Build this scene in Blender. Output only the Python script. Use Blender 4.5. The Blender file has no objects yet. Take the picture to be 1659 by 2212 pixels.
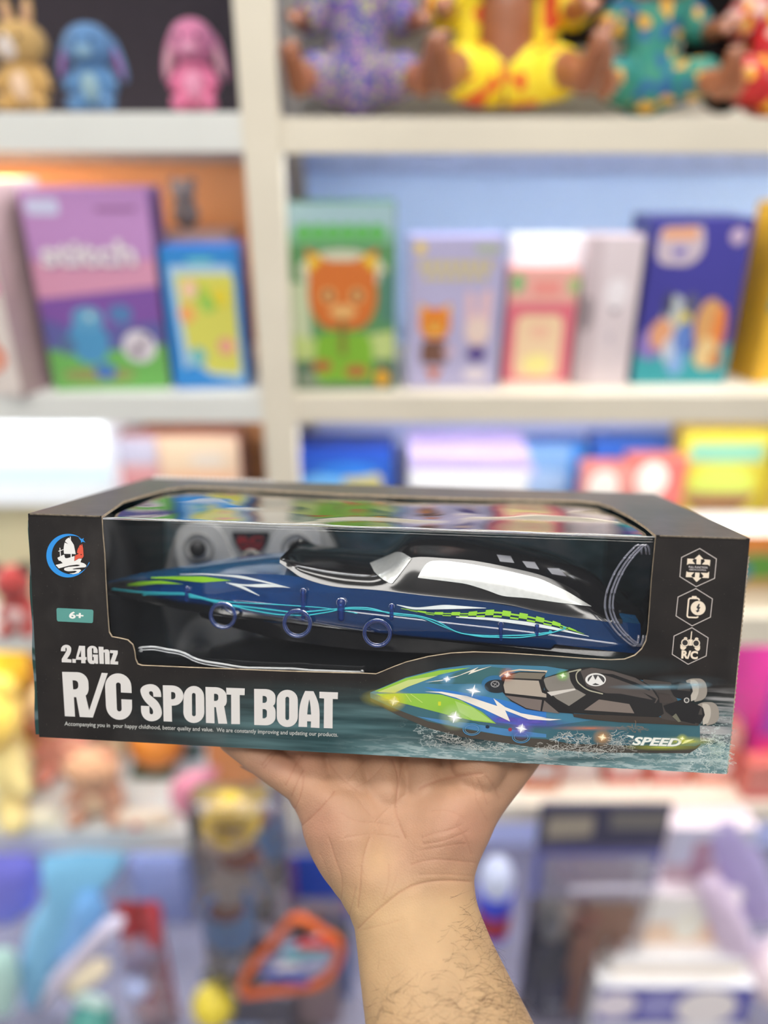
import bpy, bmesh, math, random
import numpy as np
from mathutils import Vector, Matrix, noise as mnoise
from mathutils.geometry import tessellate_polygon
from mathutils.bvhtree import BVHTree
random.seed(7)
SC = bpy.context.scene
COL = SC.collection
# ------------------------------------------------------------------ camera
F = 1661.0; CX = 829.5; CY = 1106.0
PITCH = math.radians(26)
CAMZ = 1.80
CAM = Vector((0, 0, CAMZ))
RT = Vector((1, 0, 0)); FW = Vector((0, math.cos(PITCH), -math.sin(PITCH))); UP = Vector((0, math.sin(PITCH), math.cos(PITCH)))
cd = bpy.data.cameras.new('camera'); cam = bpy.data.objects.new('camera', cd); COL.objects.link(cam)
cam.location = CAM; cam.rotation_euler = (math.radians(90) - PITCH, 0, 0)
cd.sensor_fit = 'HORIZONTAL'; cd.sensor_width = 36; cd.lens = 36 * F / 1659.0; cd.clip_start = 0.01
cd.dof.use_dof = True; cd.dof.focus_distance = 0.437; cd.dof.aperture_fstop = cd.lens / 15.0
SC.camera = cam
SC.view_settings.view_transform = 'Standard'; SC.view_settings.look = 'None'
SC.view_settings.gamma = 1; SC.view_settings.use_curve_mapping = False
SC.view_settings.exposure = 0.0
SC.cycles.transparent_max_bounces = 32; SC.cycles.max_bounces = 8
# ------------------------------------------------------------------ world and lamps
w = bpy.data.worlds.new('shop_surroundings'); SC.world = w; w.use_nodes = True
bg = w.node_tree.nodes['Background']; bg.inputs[0].default_value = (0.93, 0.95, 1.0, 1); bg.inputs[1].default_value = 0.95
_wt = w.node_tree; _tc = _wt.nodes.new('ShaderNodeTexCoord'); _sx = _wt.nodes.new('ShaderNodeSeparateXYZ'); _mr = _wt.nodes.new('ShaderNodeMapRange')
for _i, _v in enumerate((-.15, .55, .30, 1.15)): _mr.inputs[_i + 1].default_value = _v
_wt.links.new(_tc.outputs['Generated'], _sx.inputs[0]); _wt.links.new(_sx.outputs[2], _mr.inputs[0]); _wt.links.new(_mr.outputs[0], bg.inputs[1])
LAMP_STRENGTH = 11.0
LED_STRENGTH = 26.0

def S(r, g, b, k=1.0):
    f = lambda c: (c / 255 / 12.92 if c / 255 <= 0.04045 else ((c / 255 + 0.055) / 1.055) ** 2.4)
    return (min(f(r) * k, 1), min(f(g) * k, 1), min(f(b) * k, 1))
# ------------------------------------------------------------------ pixel <-> place
def ray(px, py): return RT * ((px - CX) / F) + FW + UP * (-(py - CY) / F)
def wY(px, py, Y):
    r = ray(px, py); return CAM + r * (Y / r.y)
def wZ(px, py, Z):
    r = ray(px, py); return CAM + r * ((Z - CAMZ) / r.z)
def wD(px, py, d): return CAM + ray(px, py) * d
def to_px(p):
    v = Vector(p) - CAM; d = v.dot(FW); return (CX + F * v.dot(RT) / d, CY - F * v.dot(UP) / d)
def depth(p): return (Vector(p) - CAM).dot(FW)
# ------------------------------------------------------------------ object helpers
def tag(o, label=None, cat=None, group=None, kind=None):
    if label: o['label'] = label
    if cat: o['category'] = cat
    if group: o['group'] = group
    if kind: o['kind'] = kind
    return o
def thing(name, label, cat, loc=(0, 0, 0), rz=0, group=None, mat4=None):
    o = bpy.data.objects.new(name, None); COL.objects.link(o); o.empty_display_size = .02
    if mat4 is not None: o.matrix_world = mat4
    else: o.location = loc; o.rotation_euler = (0, 0, rz)
    return tag(o, label, cat, group)
def mk(name, verts, faces, mat=None, parent=None, smooth=False, cols=None, mats=None, midx=None, angle=None, loc=None, rot=None):
    me = bpy.data.meshes.new(name); me.from_pydata([tuple(v) for v in verts], [], faces)
    if mats:
        for m in mats: me.materials.append(m)
        if midx: me.polygons.foreach_set('material_index', midx)
    elif mat: me.materials.append(mat)
    if smooth: me.polygons.foreach_set('use_smooth', [True] * len(me.polygons))
    if angle: me.set_sharp_from_angle(angle=math.radians(angle))
    if cols is not None:
        a = me.color_attributes.new('Col', 'FLOAT_COLOR', 'POINT')
        a.data.foreach_set('color', [c for v in cols for c in v])
    me.update()
    o = bpy.data.objects.new(name, me); COL.objects.link(o)
    if parent: o.parent = parent
    if loc is not None: o.location = loc
    if rot is not None: o.rotation_euler = rot
    return o
class MB:
    def __init__(s): s.v = []; s.f = []; s.m = []
    def add(s, v, f, m=0, M=None):
        n = len(s.v); s.v += [(M @ Vector(p)) if M is not None else Vector(p) for p in v]
        s.f += [[i + n for i in q] for q in f]; s.m += [m] * len(f)
    def box(s, x0, x1, y0, y1, z0, z1, m=0, M=None, bev=0.0):
        if bev > 0:
            bm = bmesh.new(); bmesh.ops.create_cube(bm, size=1)
            for v in bm.verts: v.co = Vector(((x0 + x1) / 2 + v.co.x * (x1 - x0), (y0 + y1) / 2 + v.co.y * (y1 - y0), (z0 + z1) / 2 + v.co.z * (z1 - z0)))
            bmesh.ops.bevel(bm, geom=bm.edges[:], offset=bev, segments=2, affect='EDGES', profile=.7)
            bm.verts.index_update()
            s.add([v.co.copy() for v in bm.verts], [[v.index for v in f.verts] for f in bm.faces], m, M); bm.free(); return
        v = [(x, y, z) for x in (x0, x1) for y in (y0, y1) for z in (z0, z1)]
        s.add(v, [[0, 1, 3, 2], [4, 6, 7, 5], [0, 4, 5, 1], [2, 3, 7, 6], [0, 2, 6, 4], [1, 5, 7, 3]], m, M)
    def sph(s, c, r, m=0, M=None, nu=20, nv=12, rx=None, noise=0, seed=0):
        if not hasattr(r, '__len__'): r = (r, r, r)
        R = Matrix.Rotation(rx[1], 3, rx[0]) if rx else Matrix.Identity(3)
        v = []; f = []
        for j in range(nv + 1):
            t = math.pi * j / nv
            for i in range(nu):
                a = 2 * math.pi * i / nu
                p = Vector((math.sin(t) * math.cos(a), math.sin(t) * math.sin(a), math.cos(t)))
                k = 1 + (noise * mnoise.noise(p * 3.1 + Vector((seed, seed * 2, 0))) + noise * .6 * mnoise.noise(p * 7 + Vector((seed, 0, 1))) if noise else 0)
                v.append(Vector(c) + R @ Vector((p.x * r[0] * k, p.y * r[1] * k, p.z * r[2] * k)))
        for j in range(nv):
            for i in range(nu):
                f.append([j * nu + i, (j + 1) * nu + i, (j + 1) * nu + (i + 1) % nu, j * nu + (i + 1) % nu])
        s.add(v, f, m, M)
    def tube(s, pts, rad, n=10, m=0, M=None, caps=True):
        pts = [Vector(p) for p in pts]
        if not hasattr(rad, '__len__'): rad = [rad] * len(pts)
        v = []; f = []; up = Vector((0.13, 0.31, .94)).normalized()
        for k, p in enumerate(pts):
            d = (pts[min(k + 1, len(pts) - 1)] - pts[max(k - 1, 0)]).normalized()
            a = d.cross(up); a = a.normalized() if a.length > 1e-5 else Vector((1, 0, 0)); b = d.cross(a).normalized()
            for i in range(n):
                t = 2 * math.pi * i / n; v.append(p + (a * math.cos(t) + b * math.sin(t)) * rad[k])
        for k in range(len(pts) - 1):
            for i in range(n):
                f.append([k * n + i, k * n + (i + 1) % n, (k + 1) * n + (i + 1) % n, (k + 1) * n + i])
        if caps: f.append(list(range(n))[::-1]); f.append([(len(pts) - 1) * n + i for i in range(n)])
        s.add(v, f, m, M)
    def cap(s, p0, r0, p1, r1, m=0, M=None, n=16):
        p0 = Vector(p0); p1 = Vector(p1); d = (p1 - p0); L = d.length; d.normalize()
        pts = []; rr = []
        for i in range(7):
            t = math.pi / 2 * (1 - i / 6.0); pts.append(p0 - d * r0 * math.sin(t)); rr.append(max(r0 * math.cos(t), r0 * .02))
        for i in range(7):
            t = math.pi / 2 * i / 6.0; pts.append(p1 + d * r1 * math.sin(t)); rr.append(max(r1 * math.cos(t), r1 * .02))
        s.tube(pts, rr, n, m, M)
    def torus(s, c, R, r, axis='y', m=0, M=None, n=36, k=10):
        v = []; f = []
        for i in range(n):
            a = 2 * math.pi * i / n
            for j in range(k):
                b = 2 * math.pi * j / k; q = R + r * math.cos(b); h = r * math.sin(b)
                p = {'y': (q * math.cos(a), h, q * math.sin(a)), 'z': (q * math.cos(a), q * math.sin(a), h), 'x': (h, q * math.cos(a), q * math.sin(a))}[axis]
                v.append(Vector(c) + Vector(p))
        for i in range(n):
            for j in range(k):
                f.append([i * k + j, ((i + 1) % n) * k + j, ((i + 1) % n) * k + (j + 1) % k, i * k + (j + 1) % k])
        s.add(v, f, m, M)
    def prism(s, pts, y0, y1, m=0, M=None, ms=None):
        """pts in xz, extruded along y"""
        n = len(pts); tri = tessellate_polygon([[Vector((p[0], p[1], 0)) for p in pts]])
        v = [(p[0], y0, p[1]) for p in pts] + [(p[0], y1, p[1]) for p in pts]
        s.add(v, [list(t) for t in tri] + [[i + n for i in t][::-1] for t in tri], m, M)
        s.add(v, [[i, (i + 1) % n, (i + 1) % n + n, i + n] for i in range(n)], m if ms is None else ms, M)
    def build(s, name, mat, parent=None, smooth=False, angle=None, **k):
        if isinstance(mat, (list, tuple)): return mk(name, s.v, s.f, None, parent, smooth, mats=list(mat), midx=s.m, angle=angle, **k)
        return mk(name, s.v, s.f, mat, parent, smooth, angle=angle, **k)
def remeshed(name, mb, voxel, mat, parent=None, smooth_it=6, factor=.5):
    tmp = mb.build('tmp_' + name, mat)
    m = tmp.modifiers.new('r', 'REMESH'); m.mode = 'VOXEL'; m.voxel_size = voxel; m.use_smooth_shade = True
    if smooth_it:
        q = tmp.modifiers.new('s', 'SMOOTH'); q.factor = factor; q.iterations = smooth_it
    dg = bpy.context.evaluated_depsgraph_get(); dg.update()
    me = bpy.data.meshes.new_from_object(tmp.evaluated_get(dg)); me.name = name
    old = tmp.data; bpy.data.objects.remove(tmp); bpy.data.meshes.remove(old)
    me.materials.clear(); me.materials.append(mat)
    me.polygons.foreach_set('use_smooth', [True] * len(me.polygons))
    o = bpy.data.objects.new(name, me); COL.objects.link(o)
    if parent: o.parent = parent
    return o
def fillet(pts, n=7):
    out = []; N = len(pts)
    for i, p in enumerate(pts):
        if len(p) < 3 or p[2] <= 0: out.append((p[0], p[1])); continue
        a = Vector(pts[i - 1][:2]); b = Vector(p[:2]); c = Vector(pts[(i + 1) % N][:2])
        ra = min(p[2], (a - b).length * .5 if len(pts[i - 1]) > 2 else (a - b).length * .98); rc = min(p[2], (c - b).length * .5 if len(pts[(i + 1) % N]) > 2 else (c - b).length * .98)
        s = b + (a - b).normalized() * ra; e = b + (c - b).normalized() * rc; k = .56
        c1 = s + (b - s) * k; c2 = e + (b - e) * k
        for j in range(n + 1):
            t = j / n; q = s * (1 - t) ** 3 + c1 * 3 * t * (1 - t) ** 2 + c2 * 3 * t * t * (1 - t) + e * t ** 3
            out.append((q.x, q.y))
    return out
def zf(s, ox, oy): return lambda pts: [((p[0] / s + ox, p[1] / s + oy) + ((p[2] / s,) if len(p) > 2 else ())) for p in pts]
def lerp(a, b, t): return a + (b - a) * t
def interp(tab, x):
    """piecewise cubic (Catmull) through rows sorted on first column"""
    n = len(tab)
    if x <= tab[0][0]: return list(tab[0][1:])
    if x >= tab[-1][0]: return list(tab[-1][1:])
    for i in range(n - 1):
        if tab[i][0] <= x <= tab[i + 1][0]: break
    t = (x - tab[i][0]) / (tab[i + 1][0] - tab[i][0])
    out = []
    for c in range(1, len(tab[0])):
        p0 = tab[max(i - 1, 0)][c]; p1 = tab[i][c]; p2 = tab[i + 1][c]; p3 = tab[min(i + 2, n - 1)][c]
        x0 = tab[max(i - 1, 0)][0]; x1 = tab[i][0]; x2 = tab[i + 1][0]; x3 = tab[min(i + 2, n - 1)][0]
        h = x2 - x1
        m1 = (p2 - p0) / max(x2 - x0, 1e-9) * h; m2 = (p3 - p1) / max(x3 - x1, 1e-9) * h
        out.append((2 * t ** 3 - 3 * t * t + 1) * p1 + (t ** 3 - 2 * t * t + t) * m1 + (-2 * t ** 3 + 3 * t * t) * p2 + (t ** 3 - t * t) * m2)
    return out
# ------------------------------------------------------------------ materials
def nt(name):
    m = bpy.data.materials.new(name); m.use_nodes = True; t = m.node_tree
    return m, t, t.nodes, t.links, t.nodes['Principled BSDF'], t.nodes['Material Output']
MC = {}
def pm(name, rgb, rough=.5, metal=0, spec=.5, var=.06, scale=40, bump=.0, bscale=200, coat=0, emit=None, estr=0, sheen=0, rgb2=None):
    key = (name,)
    if key in MC: return MC[key]
    m, t, N, L, P, O = nt(name)
    P.inputs['Roughness'].default_value = rough; P.inputs['Metallic'].default_value = metal
    P.inputs['Specular IOR Level'].default_value = spec; P.inputs['Coat Weight'].default_value = coat; P.inputs['Sheen Weight'].default_value = sheen
    tc = N.new('ShaderNodeTexCoord'); ns = N.new('ShaderNodeTexNoise'); ns.inputs['Scale'].default_value = scale; ns.inputs['Detail'].default_value = 4
    L.new(tc.outputs['Object'], ns.inputs['Vector'])
    mx = N.new('ShaderNodeMix'); mx.data_type = 'RGBA'
    c2 = rgb2 if rgb2 else tuple(min(c * (1 - var * 2), 1) for c in rgb)
    mx.inputs[6].default_value = (*rgb, 1); mx.inputs[7].default_value = (*c2, 1)
    cr = N.new('ShaderNodeMapRange'); cr.inputs[1].default_value = .35; cr.inputs[2].default_value = .65
    L.new(ns.outputs['Fac'], cr.inputs[0]); L.new(cr.outputs[0], mx.inputs[0]); L.new(mx.outputs[2], P.inputs['Base Color'])
    if bump:
        n2 = N.new('ShaderNodeTexNoise'); n2.inputs['Scale'].default_value = bscale; L.new(tc.outputs['Object'], n2.inputs['Vector'])
        b = N.new('ShaderNodeBump'); b.inputs['Strength'].default_value = bump; b.inputs['Distance'].default_value = .001
        L.new(n2.outputs['Fac'], b.inputs['Height']); L.new(b.outputs[0], P.inputs['Normal'])
    if emit: P.inputs['Emission Color'].default_value = (*emit, 1); P.inputs['Emission Strength'].default_value = estr
    MC[key] = m; return m
def speckle(name, cols, scale=60, rough=.7):
    if (name,) in MC: return MC[(name,)]
    m, t, N, L, P, O = nt(name)
    tc = N.new('ShaderNodeTexCoord'); vo = N.new('ShaderNodeTexVoronoi'); vo.inputs['Scale'].default_value = scale
    L.new(tc.outputs['Object'], vo.inputs['Vector']); sp = N.new('ShaderNodeSeparateColor'); L.new(vo.outputs['Color'], sp.inputs[0])
    r = N.new('ShaderNodeValToRGB'); r.color_ramp.interpolation = 'CONSTANT'
    while len(r.color_ramp.elements) < len(cols): r.color_ramp.elements.new(.5)
    for i, c in enumerate(cols): r.color_ramp.elements[i].position = i / len(cols); r.color_ramp.elements[i].color = (*c, 1)
    L.new(sp.outputs[0], r.inputs[0]); L.new(r.outputs[0], P.inputs['Base Color']); P.inputs['Roughness'].default_value = rough
    MC[(name,)] = m; return m
def attr_print(name, rough=.35, coat=.3):
    m, t, N, L, P, O = nt(name)
    a = N.new('ShaderNodeAttribute'); a.attribute_name = 'Col'; L.new(a.outputs['Color'], P.inputs['Base Color'])
    P.inputs['Roughness'].default_value = rough; P.inputs['Coat Weight'].default_value = coat; P.inputs['Coat Roughness'].default_value = .2
    tr = N.new('ShaderNodeBsdfTransparent'); mx = N.new('ShaderNodeMixShader')
    L.new(a.outputs['Alpha'], mx.inputs[0]); L.new(tr.outputs[0], mx.inputs[1]); L.new(P.outputs[0], mx.inputs[2]); L.new(mx.outputs[0], O.inputs[0])
    return m
PRINT = attr_print('printed_ink'); PRINTB = attr_print('carton_print', .45, .1)
def clear_plastic(name, tint=(1, 1, 1), gain=1.7, rough=.02, ior=1.5, body=0.0, bodycol=(.5, .5, .5), bump=0, bscale=20):
    m, t, N, L, P, O = nt(name); N.remove(P)
    tr = N.new('ShaderNodeBsdfTransparent'); tr.inputs[0].default_value = (*tint, 1)
    gl = N.new('ShaderNodeBsdfGlossy'); gl.inputs['Roughness'].default_value = rough; gl.inputs[0].default_value = (1, 1, 1, 1)
    fr = N.new('ShaderNodeFresnel'); fr.inputs[0].default_value = ior
    mu = N.new('ShaderNodeMath'); mu.operation = 'MULTIPLY'; mu.use_clamp = True; mu.inputs[1].default_value = gain
    L.new(fr.outputs[0], mu.inputs[0]); base = tr.outputs[0]
    if body > 0:
        di = N.new('ShaderNodeBsdfDiffuse'); di.inputs[0].default_value = (*bodycol, 1); m0 = N.new('ShaderNodeMixShader'); m0.inputs[0].default_value = body
        L.new(tr.outputs[0], m0.inputs[1]); L.new(di.outputs[0], m0.inputs[2]); base = m0.outputs[0]
    mx = N.new('ShaderNodeMixShader'); L.new(mu.outputs[0], mx.inputs[0]); L.new(base, mx.inputs[1]); L.new(gl.outputs[0], mx.inputs[2]); L.new(mx.outputs[0], O.inputs[0])
    if bump:
        tc = N.new('ShaderNodeTexCoord'); n2 = N.new('ShaderNodeTexNoise'); n2.inputs['Scale'].default_value = bscale; L.new(tc.outputs['Object'], n2.inputs['Vector'])
        b = N.new('ShaderNodeBump'); b.inputs['Strength'].default_value = bump; b.inputs['Distance'].default_value = .002
        L.new(n2.outputs['Fac'], b.inputs['Height']); L.new(b.outputs[0], gl.inputs['Normal']); L.new(b.outputs[0], fr.inputs['Normal'])
    return m

M_white = pm('white_laminate', S(228, 229, 224), .45, var=.02, scale=8)
M_cream = pm('cream_laminate', S(230, 221, 202), .45, var=.03, scale=8)
M_floor = pm('shop_floor', S(150, 145, 140), .4, var=.05, scale=3)
M_dark = pm('dark_plum_panel', S(66, 56, 66), .6)
M_orange = pm('terracotta_panel', S(206, 138, 84), .6, var=.05, scale=4)
M_blue = pm('pale_blue_panel', S(190, 214, 252), .55, var=.03, scale=4)
M_slate = pm('slate_blue_panel', S(184, 192, 234), .6, var=.04, scale=4)
M_black = pm('black_gloss', S(20, 20, 22), .12, coat=.6, var=.1)
M_led = pm('added_led_diffuser', S(255, 250, 240), .5, emit=(.93, .96, 1), estr=LED_STRENGTH)
M_led_w = pm('warm_led_diffuser', S(255, 220, 180), .5, emit=(1, .62, .3), estr=LED_STRENGTH)
M_lamp = pm('lamp_diffuser', S(255, 255, 255), .5, emit=(1, .97, .92), estr=LAMP_STRENGTH)
# ================================================================== SETTING
def struct(name, mb, m): return tag(mb.build(name, m), kind='structure')
b = MB(); b.box(-3.5, 3.5, -3, 3.0, -.05, 0); struct('floor', b, M_floor)
b = MB(); b.box(-3.5, 3.5, -3, 3.0, 3.2, 3.25); struct('ceiling', b, pm('ceiling_paint', S(235, 235, 232), .8, var=.01))
b = MB(); b.box(-3.5, 3.5, 2.4, 2.5, 0, 3.2); struct('wall_back', b, pm('back_wall_paint', S(215, 210, 205), .8, var=.02))
LAMPS = [(0, .42, 1.3, .34, 'ceiling light panel added overhead to light inside the package'), (-1.5, .1, .3, 1.3, 'ceiling light panel above left of the shelves'), (1.5, .1, .3, 1.3, 'ceiling light panel above right of the shelves'), (0, -.85, 1.7, .55, 'ceiling light panel behind the photographer')]  # overhead panel added and rear one enlarged to light inside the package
for lx, ly, lw, ll, lab in LAMPS:
    t = thing('ceiling_light', lab, 'ceiling light', (lx, ly, 3.2), group='ceiling lights')
    b = MB(); b.box(-lw / 2 - .02, lw / 2 + .02, -ll / 2 - .02, ll / 2 + .02, -.04, 0); b.build('housing', M_white, t)
    b = MB(); b.box(-lw / 2, lw / 2, -ll / 2, ll / 2, -.05, -.041); b.build('diffuser', M_lamp, t)
# ------------------------------------------------------------------ shelf unit
YF = 1.10; YB = 1.42
def relz(py, Y=YF): return wY(CX, py, Y).z
Z1 = relz(242); Z1b = relz(328); Z2 = relz(853); Z2b = relz(913)
Z3L = relz(1372); Z3Lb = relz(1408); Z3R = relz(1332); Z3Rb = relz(1395)
Z4L = relz(1797); Z4Lb = relz(1842); Z4R = relz(1740); Z4Rb = relz(1777)
ZB = .14
px0 = wY(520, 240, YF).x; px1 = wY(603, 240, YF).x   # post
unit = thing('shelf_unit', 'tall white shelving unit with a cream upright post dividing two bays of toys', 'shelving', ((px0 + px1) / 2, YF, 0))
ux, uy = (px0 + px1) / 2, YF
def upart(name, x0, x1, y0, y1, z0, z1, m, bev=.002, **k):
    b = MB(); b.box(x0 - ux, x1 - ux, y0 - uy, y1 - uy, z0, z1, bev=bev); return b.build(name, m, unit, **k)
upart('post', px0, px1, YF - .004, YF + .03, 0, 2.5, M_cream)
upart('divider_panel', px0 + .004, px0 + .018, YF + .03, YB, 0, 2.5, pm('divider_blue', S(150, 165, 210), .6))
XL, XR = -1.25, 1.35
upart('side_panel', XL - .03, XL, YF, YB, 0, 2.5, M_white); upart('side_panel', XR, XR + .03, YF, YB, 0, 2.5, M_white)
for (x0, x1, zs) in ((XL, px0, ((Z1, Z1b, M_white), (Z2, Z2b, M_white), (Z3L, Z3Lb, M_white), (Z4L, Z4Lb, M_white))), (px1, XR, ((Z1 - .006, Z1b - .002, M_cream), (Z2, Z2b, M_cream), (Z3R, Z3Rb, M_cream), (Z4R, Z4Rb, M_cream)))):
    for zt, zb, m in zs:
        x0_ = x0 if x0 < px0 else px0 + .018; x1_ = x1 if x1 > px0 else px0 + .004
        upart('shelf_board', x0_, x1_, YF + .016, YB, zb + .014, zt, m); upart('fascia', x0, x1, YF, YF + .016, zb, zt, m)
    upart('top_board', x0, x1, YF, YB, 2.46, 2.5, M_white)
    upart('base_deck', x0, x1, YF - .22, YB, 0, ZB, pm('grey_deck', S(132, 128, 146), .5))
for (x0, x1, z0, z1, m, lab) in ((XL, px0, Z1, 2.46, M_dark, 'dark plum back panel'), (px1, XR, Z1, 2.46, pm('cream_back_panel', S(240, 236, 226), .5, var=.02), 'cream back panel'),
                            (XL, px0, Z2, Z1b, M_orange, 'orange back panel'), (px1, XR, Z2, Z1b, M_blue, 'pale blue back panel'),
                            (XL, px0, Z3L, Z2b, M_orange, 'orange back panel'), (px1, XR, Z3R, Z2b, M_slate, 'slate blue back panel'),
                            (XL, px0, ZB, Z3Lb, M_blue, 'pale blue back panel'), (px1, XR, ZB, Z3Rb, M_slate, 'slate blue back panel')):
    tag(upart('back_panel', x0, x1, YB, YB + .012, z0, z1, m, 0), lab)
# rail atop the blue bay, led strips added below boards to light the bays
upart('back_rail', px1, XR, YB - .03, YB, Z1b - .035, Z1b, pm('blue_rail', S(165, 180, 222), .5)); upart('back_rail', XL, px0, YB - .03, YB, Z1b - .02, Z1b, pm('rail_grey', S(150, 130, 120), .5))
upart('shelf_board', XL, px0 + .004, YF + .016, YB, Z1 + .42, Z1 + .44, M_white); upart('shelf_board', px0 + .018, XR, YF + .016, YB, Z1 + .42, Z1 + .44, M_cream)  # unseen boards added above the frame to carry the top tier's strip
upart('added_led_strip', px1 + .02, XR - .02, YF + .05, YF + .08, Z1 + .405, Z1 + .42, M_led, 0)  # added out of view to brighten the top tier
tag(upart('added_led_strip', XL + .05, px0 - .35, YF + .15, YF + .17, Z1b + .006, Z1b + .014, M_led_w, 0), 'warm white lit strip')
upart('added_led_strip', XL + .05, px0 - .02, YF + .03, YF + .05, Z1b + .006, Z1b + .014, M_led, 0)  # neutral strip added to brighten the orange panel
upart('added_led_strip', px1 + .02, XR - .02, YF + .03, YF + .05, Z1b + .006, Z1b + .014, M_led, 0)
upart('added_led_strip', XL + .05, px0 - .02, YF + .04, YF + .06, Z2b + .006, Z2b + .014, M_led, 0)
upart('added_led_strip', px1 + .02, XR - .02, YF + .04, YF + .06, Z2b + .006, Z2b + .014, M_led, 0)
for zb, x0, x1 in ((Z3Lb, XL, px0), (Z3Rb, px1, XR), (Z4Lb, XL, px0), (Z4Rb, px1, XR), (2.446, XL, px0), (2.446, px1, XR)):
    upart('added_led_strip', x0 + .02, x1 - .02, YF + .02, YF + .04, zb + .006, zb + .014, M_led, 0)
# ------------------------------------------------------------------ 2D art helper
def disc(cx, cy, rx, ry=None, n=28, a0=0, a1=2 * math.pi):
    ry = rx if ry is None else ry
    return [(cx + rx * math.cos(a0 + (a1 - a0) * i / n), cy + ry * math.sin(a0 + (a1 - a0) * i / n)) for i in range(n)]
def rect(x0, y0, x1, y1): return [(x0, y0), (x1, y0), (x1, y1), (x0, y1)]
class Art:
    """flat printed shapes laid on a plane; fn(u,v,layer) -> point"""
    def __init__(s, fn, step=2e-5): s.fn = fn; s.v = []; s.f = []; s.c = []; s.k = 1; s.step = step
    def poly(s, pts, col, holes=(), cols=None, alpha=1):
        loops = [[Vector((p[0], p[1], 0)) for p in l] for l in [pts] + list(holes)]
        tri = tessellate_polygon(loops); n = len(s.v); fl = [p for l in loops for p in l]
        off = s.k * s.step; s.k += 1
        s.v += [s.fn(p.x, p.y, off) for p in fl]
        s.f += [[i + n for i in t] for t in tri]
        if cols: s.c += [(*c, alpha) for c in cols]
        else: s.c += [(*col, alpha)] * len(fl)
    def fan(s, cx, cy, rx, ry, col, alpha=1, n=24, mid=.45):
        off = s.k * s.step; s.k += 1; b0 = len(s.v)
        s.v.append(s.fn(cx, cy, off)); s.c.append((*col, alpha))
        for r, a in ((mid, alpha * .35), (1, 0)):
            for i in range(n): t = 2 * math.pi * i / n; s.v.append(s.fn(cx + rx * r * math.cos(t), cy + ry * r * math.sin(t), off)); s.c.append((*col, a))
        for i in range(n):
            j = (i + 1) % n; s.f.append([b0, b0 + 1 + i, b0 + 1 + j]); s.f.append([b0 + 1 + i, b0 + 1 + n + i, b0 + 1 + n + j, b0 + 1 + j])
    def stroke(s, pts, wd, col, closed=False, alpha=1):
        P = [Vector(p[:2]) for p in pts]; N = len(P); L = []; R = []
        for i, p in enumerate(P):
            a = P[i - 1] if (i > 0 or closed) else p; c = P[(i + 1) % N] if (i < N - 1 or closed) else p
            d1 = (p - a).normalized() if (p - a).length > 1e-9 else (c - p).normalized(); d2 = (c - p).normalized() if (c - p).length > 1e-9 else d1
            n1 = Vector((-d1.y, d1.x)); n2 = Vector((-d2.y, d2.x)); m = (n1 + n2); m = m.normalized() if m.length > 1e-6 else n1
            k = wd[i] if hasattr(wd, '__len__') else wd
            k = k / 2 / max(m.dot(n1), .4); L.append(p + m * k); R.append(p - m * k)
        off = s.k * s.step; s.k += 1; b0 = len(s.v)
        for l, r in zip(L, R): s.v += [s.fn(l.x, l.y, off), s.fn(r.x, r.y, off)]; s.c += [(*col, alpha)] * 2
        for i in range(N if closed else N - 1):
            j = (i + 1) % N; s.f.append([b0 + 2 * i, b0 + 2 * j, b0 + 2 * j + 1, b0 + 2 * i + 1])
    def text(s, string, p0, p1, h, col, bold=0.0, shear=0, alpha=1):
        """baseline from p0 to p1 (width fitted), cap height h measured perpendicular, v axis down"""
        cu = bpy.data.curves.new('lettering', 'FONT'); cu.body = string; cu.offset = bold; cu.shear = shear; cu.resolution_u = 3
        ob = bpy.data.objects.new('lettering_tmp', cu); COL.objects.link(ob); dg = bpy.context.evaluated_depsgraph_get(); dg.update()
        me = bpy.data.meshes.new_from_object(ob.evaluated_get(dg)); bpy.data.objects.remove(ob)
        if not me.vertices: return
        xs = [v.co.x for v in me.vertices]; x0, x1 = min(xs), max(xs)
        p0 = Vector(p0); p1 = Vector(p1); d = (p1 - p0); up = Vector((d.y, -d.x)).normalized() * (s.vdir if hasattr(s, 'vdir') else 1)
        off = s.k * s.step; s.k += 1; n = len(s.v)
        for v in me.vertices:
            q = p0 + d * ((v.co.x - x0) / (x1 - x0)) + up * (v.co.y / .729 * h); s.v.append(s.fn(q.x, q.y, off)); s.c.append((*col, alpha))
        s.f += [[i + n for i in p.vertices] for p in me.polygons]; bpy.data.meshes.remove(me)
    def build(s, name, parent, mat=None, label=None):
        o = mk(name, s.v, s.f, mat or PRINT, parent, cols=s.c)
        if label: o['label'] = label
        return o
# ================================================================== PACKAGE (box pose solved from the photo)
def rotv(wv):
    wv = Vector(wv); t = wv.length; return Matrix.Rotation(t, 3, wv.normalized())
R3 = Matrix(((0.99733809, 0.06925307, 0.02282003), (-0.06487301, 0.9856372, -0.15591924), (-0.03329016, 0.15402379, 0.98750617)))
T3 = Vector((-0.00486028, 0.43557944, -0.0742787)); BW, BH, BD = .40, .13512, .18467
C2W = Matrix((RT, FW, UP)).transposed()            # camera axes (x, depth, up) to world
RW = C2W @ R3; TW = CAM + C2W @ T3
def box_world(loc_off): return Matrix.Translation(TW + RW @ Vector(loc_off)) @ RW.to_4x4()
BASE = Vector((0, BD / 2, -BH / 2))
pkg = thing('toy_package', 'black cardboard window box of a remote control boat held up on an open hand', 'toy package', mat4=box_world(BASE))
o_l = R3.transposed() @ (-T3)
def bl(px, py, ax, val):
    """pixel -> point on the plane local[ax]=val of the package"""
    r = R3.transposed() @ Vector(((px - CX) / F, 1, -(py - CY) / F)); return o_l + r * ((val - o_l[ax]) / r[ax])
def bp(px, py, y=0.0): return bl(px, py, 1, y)
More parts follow.
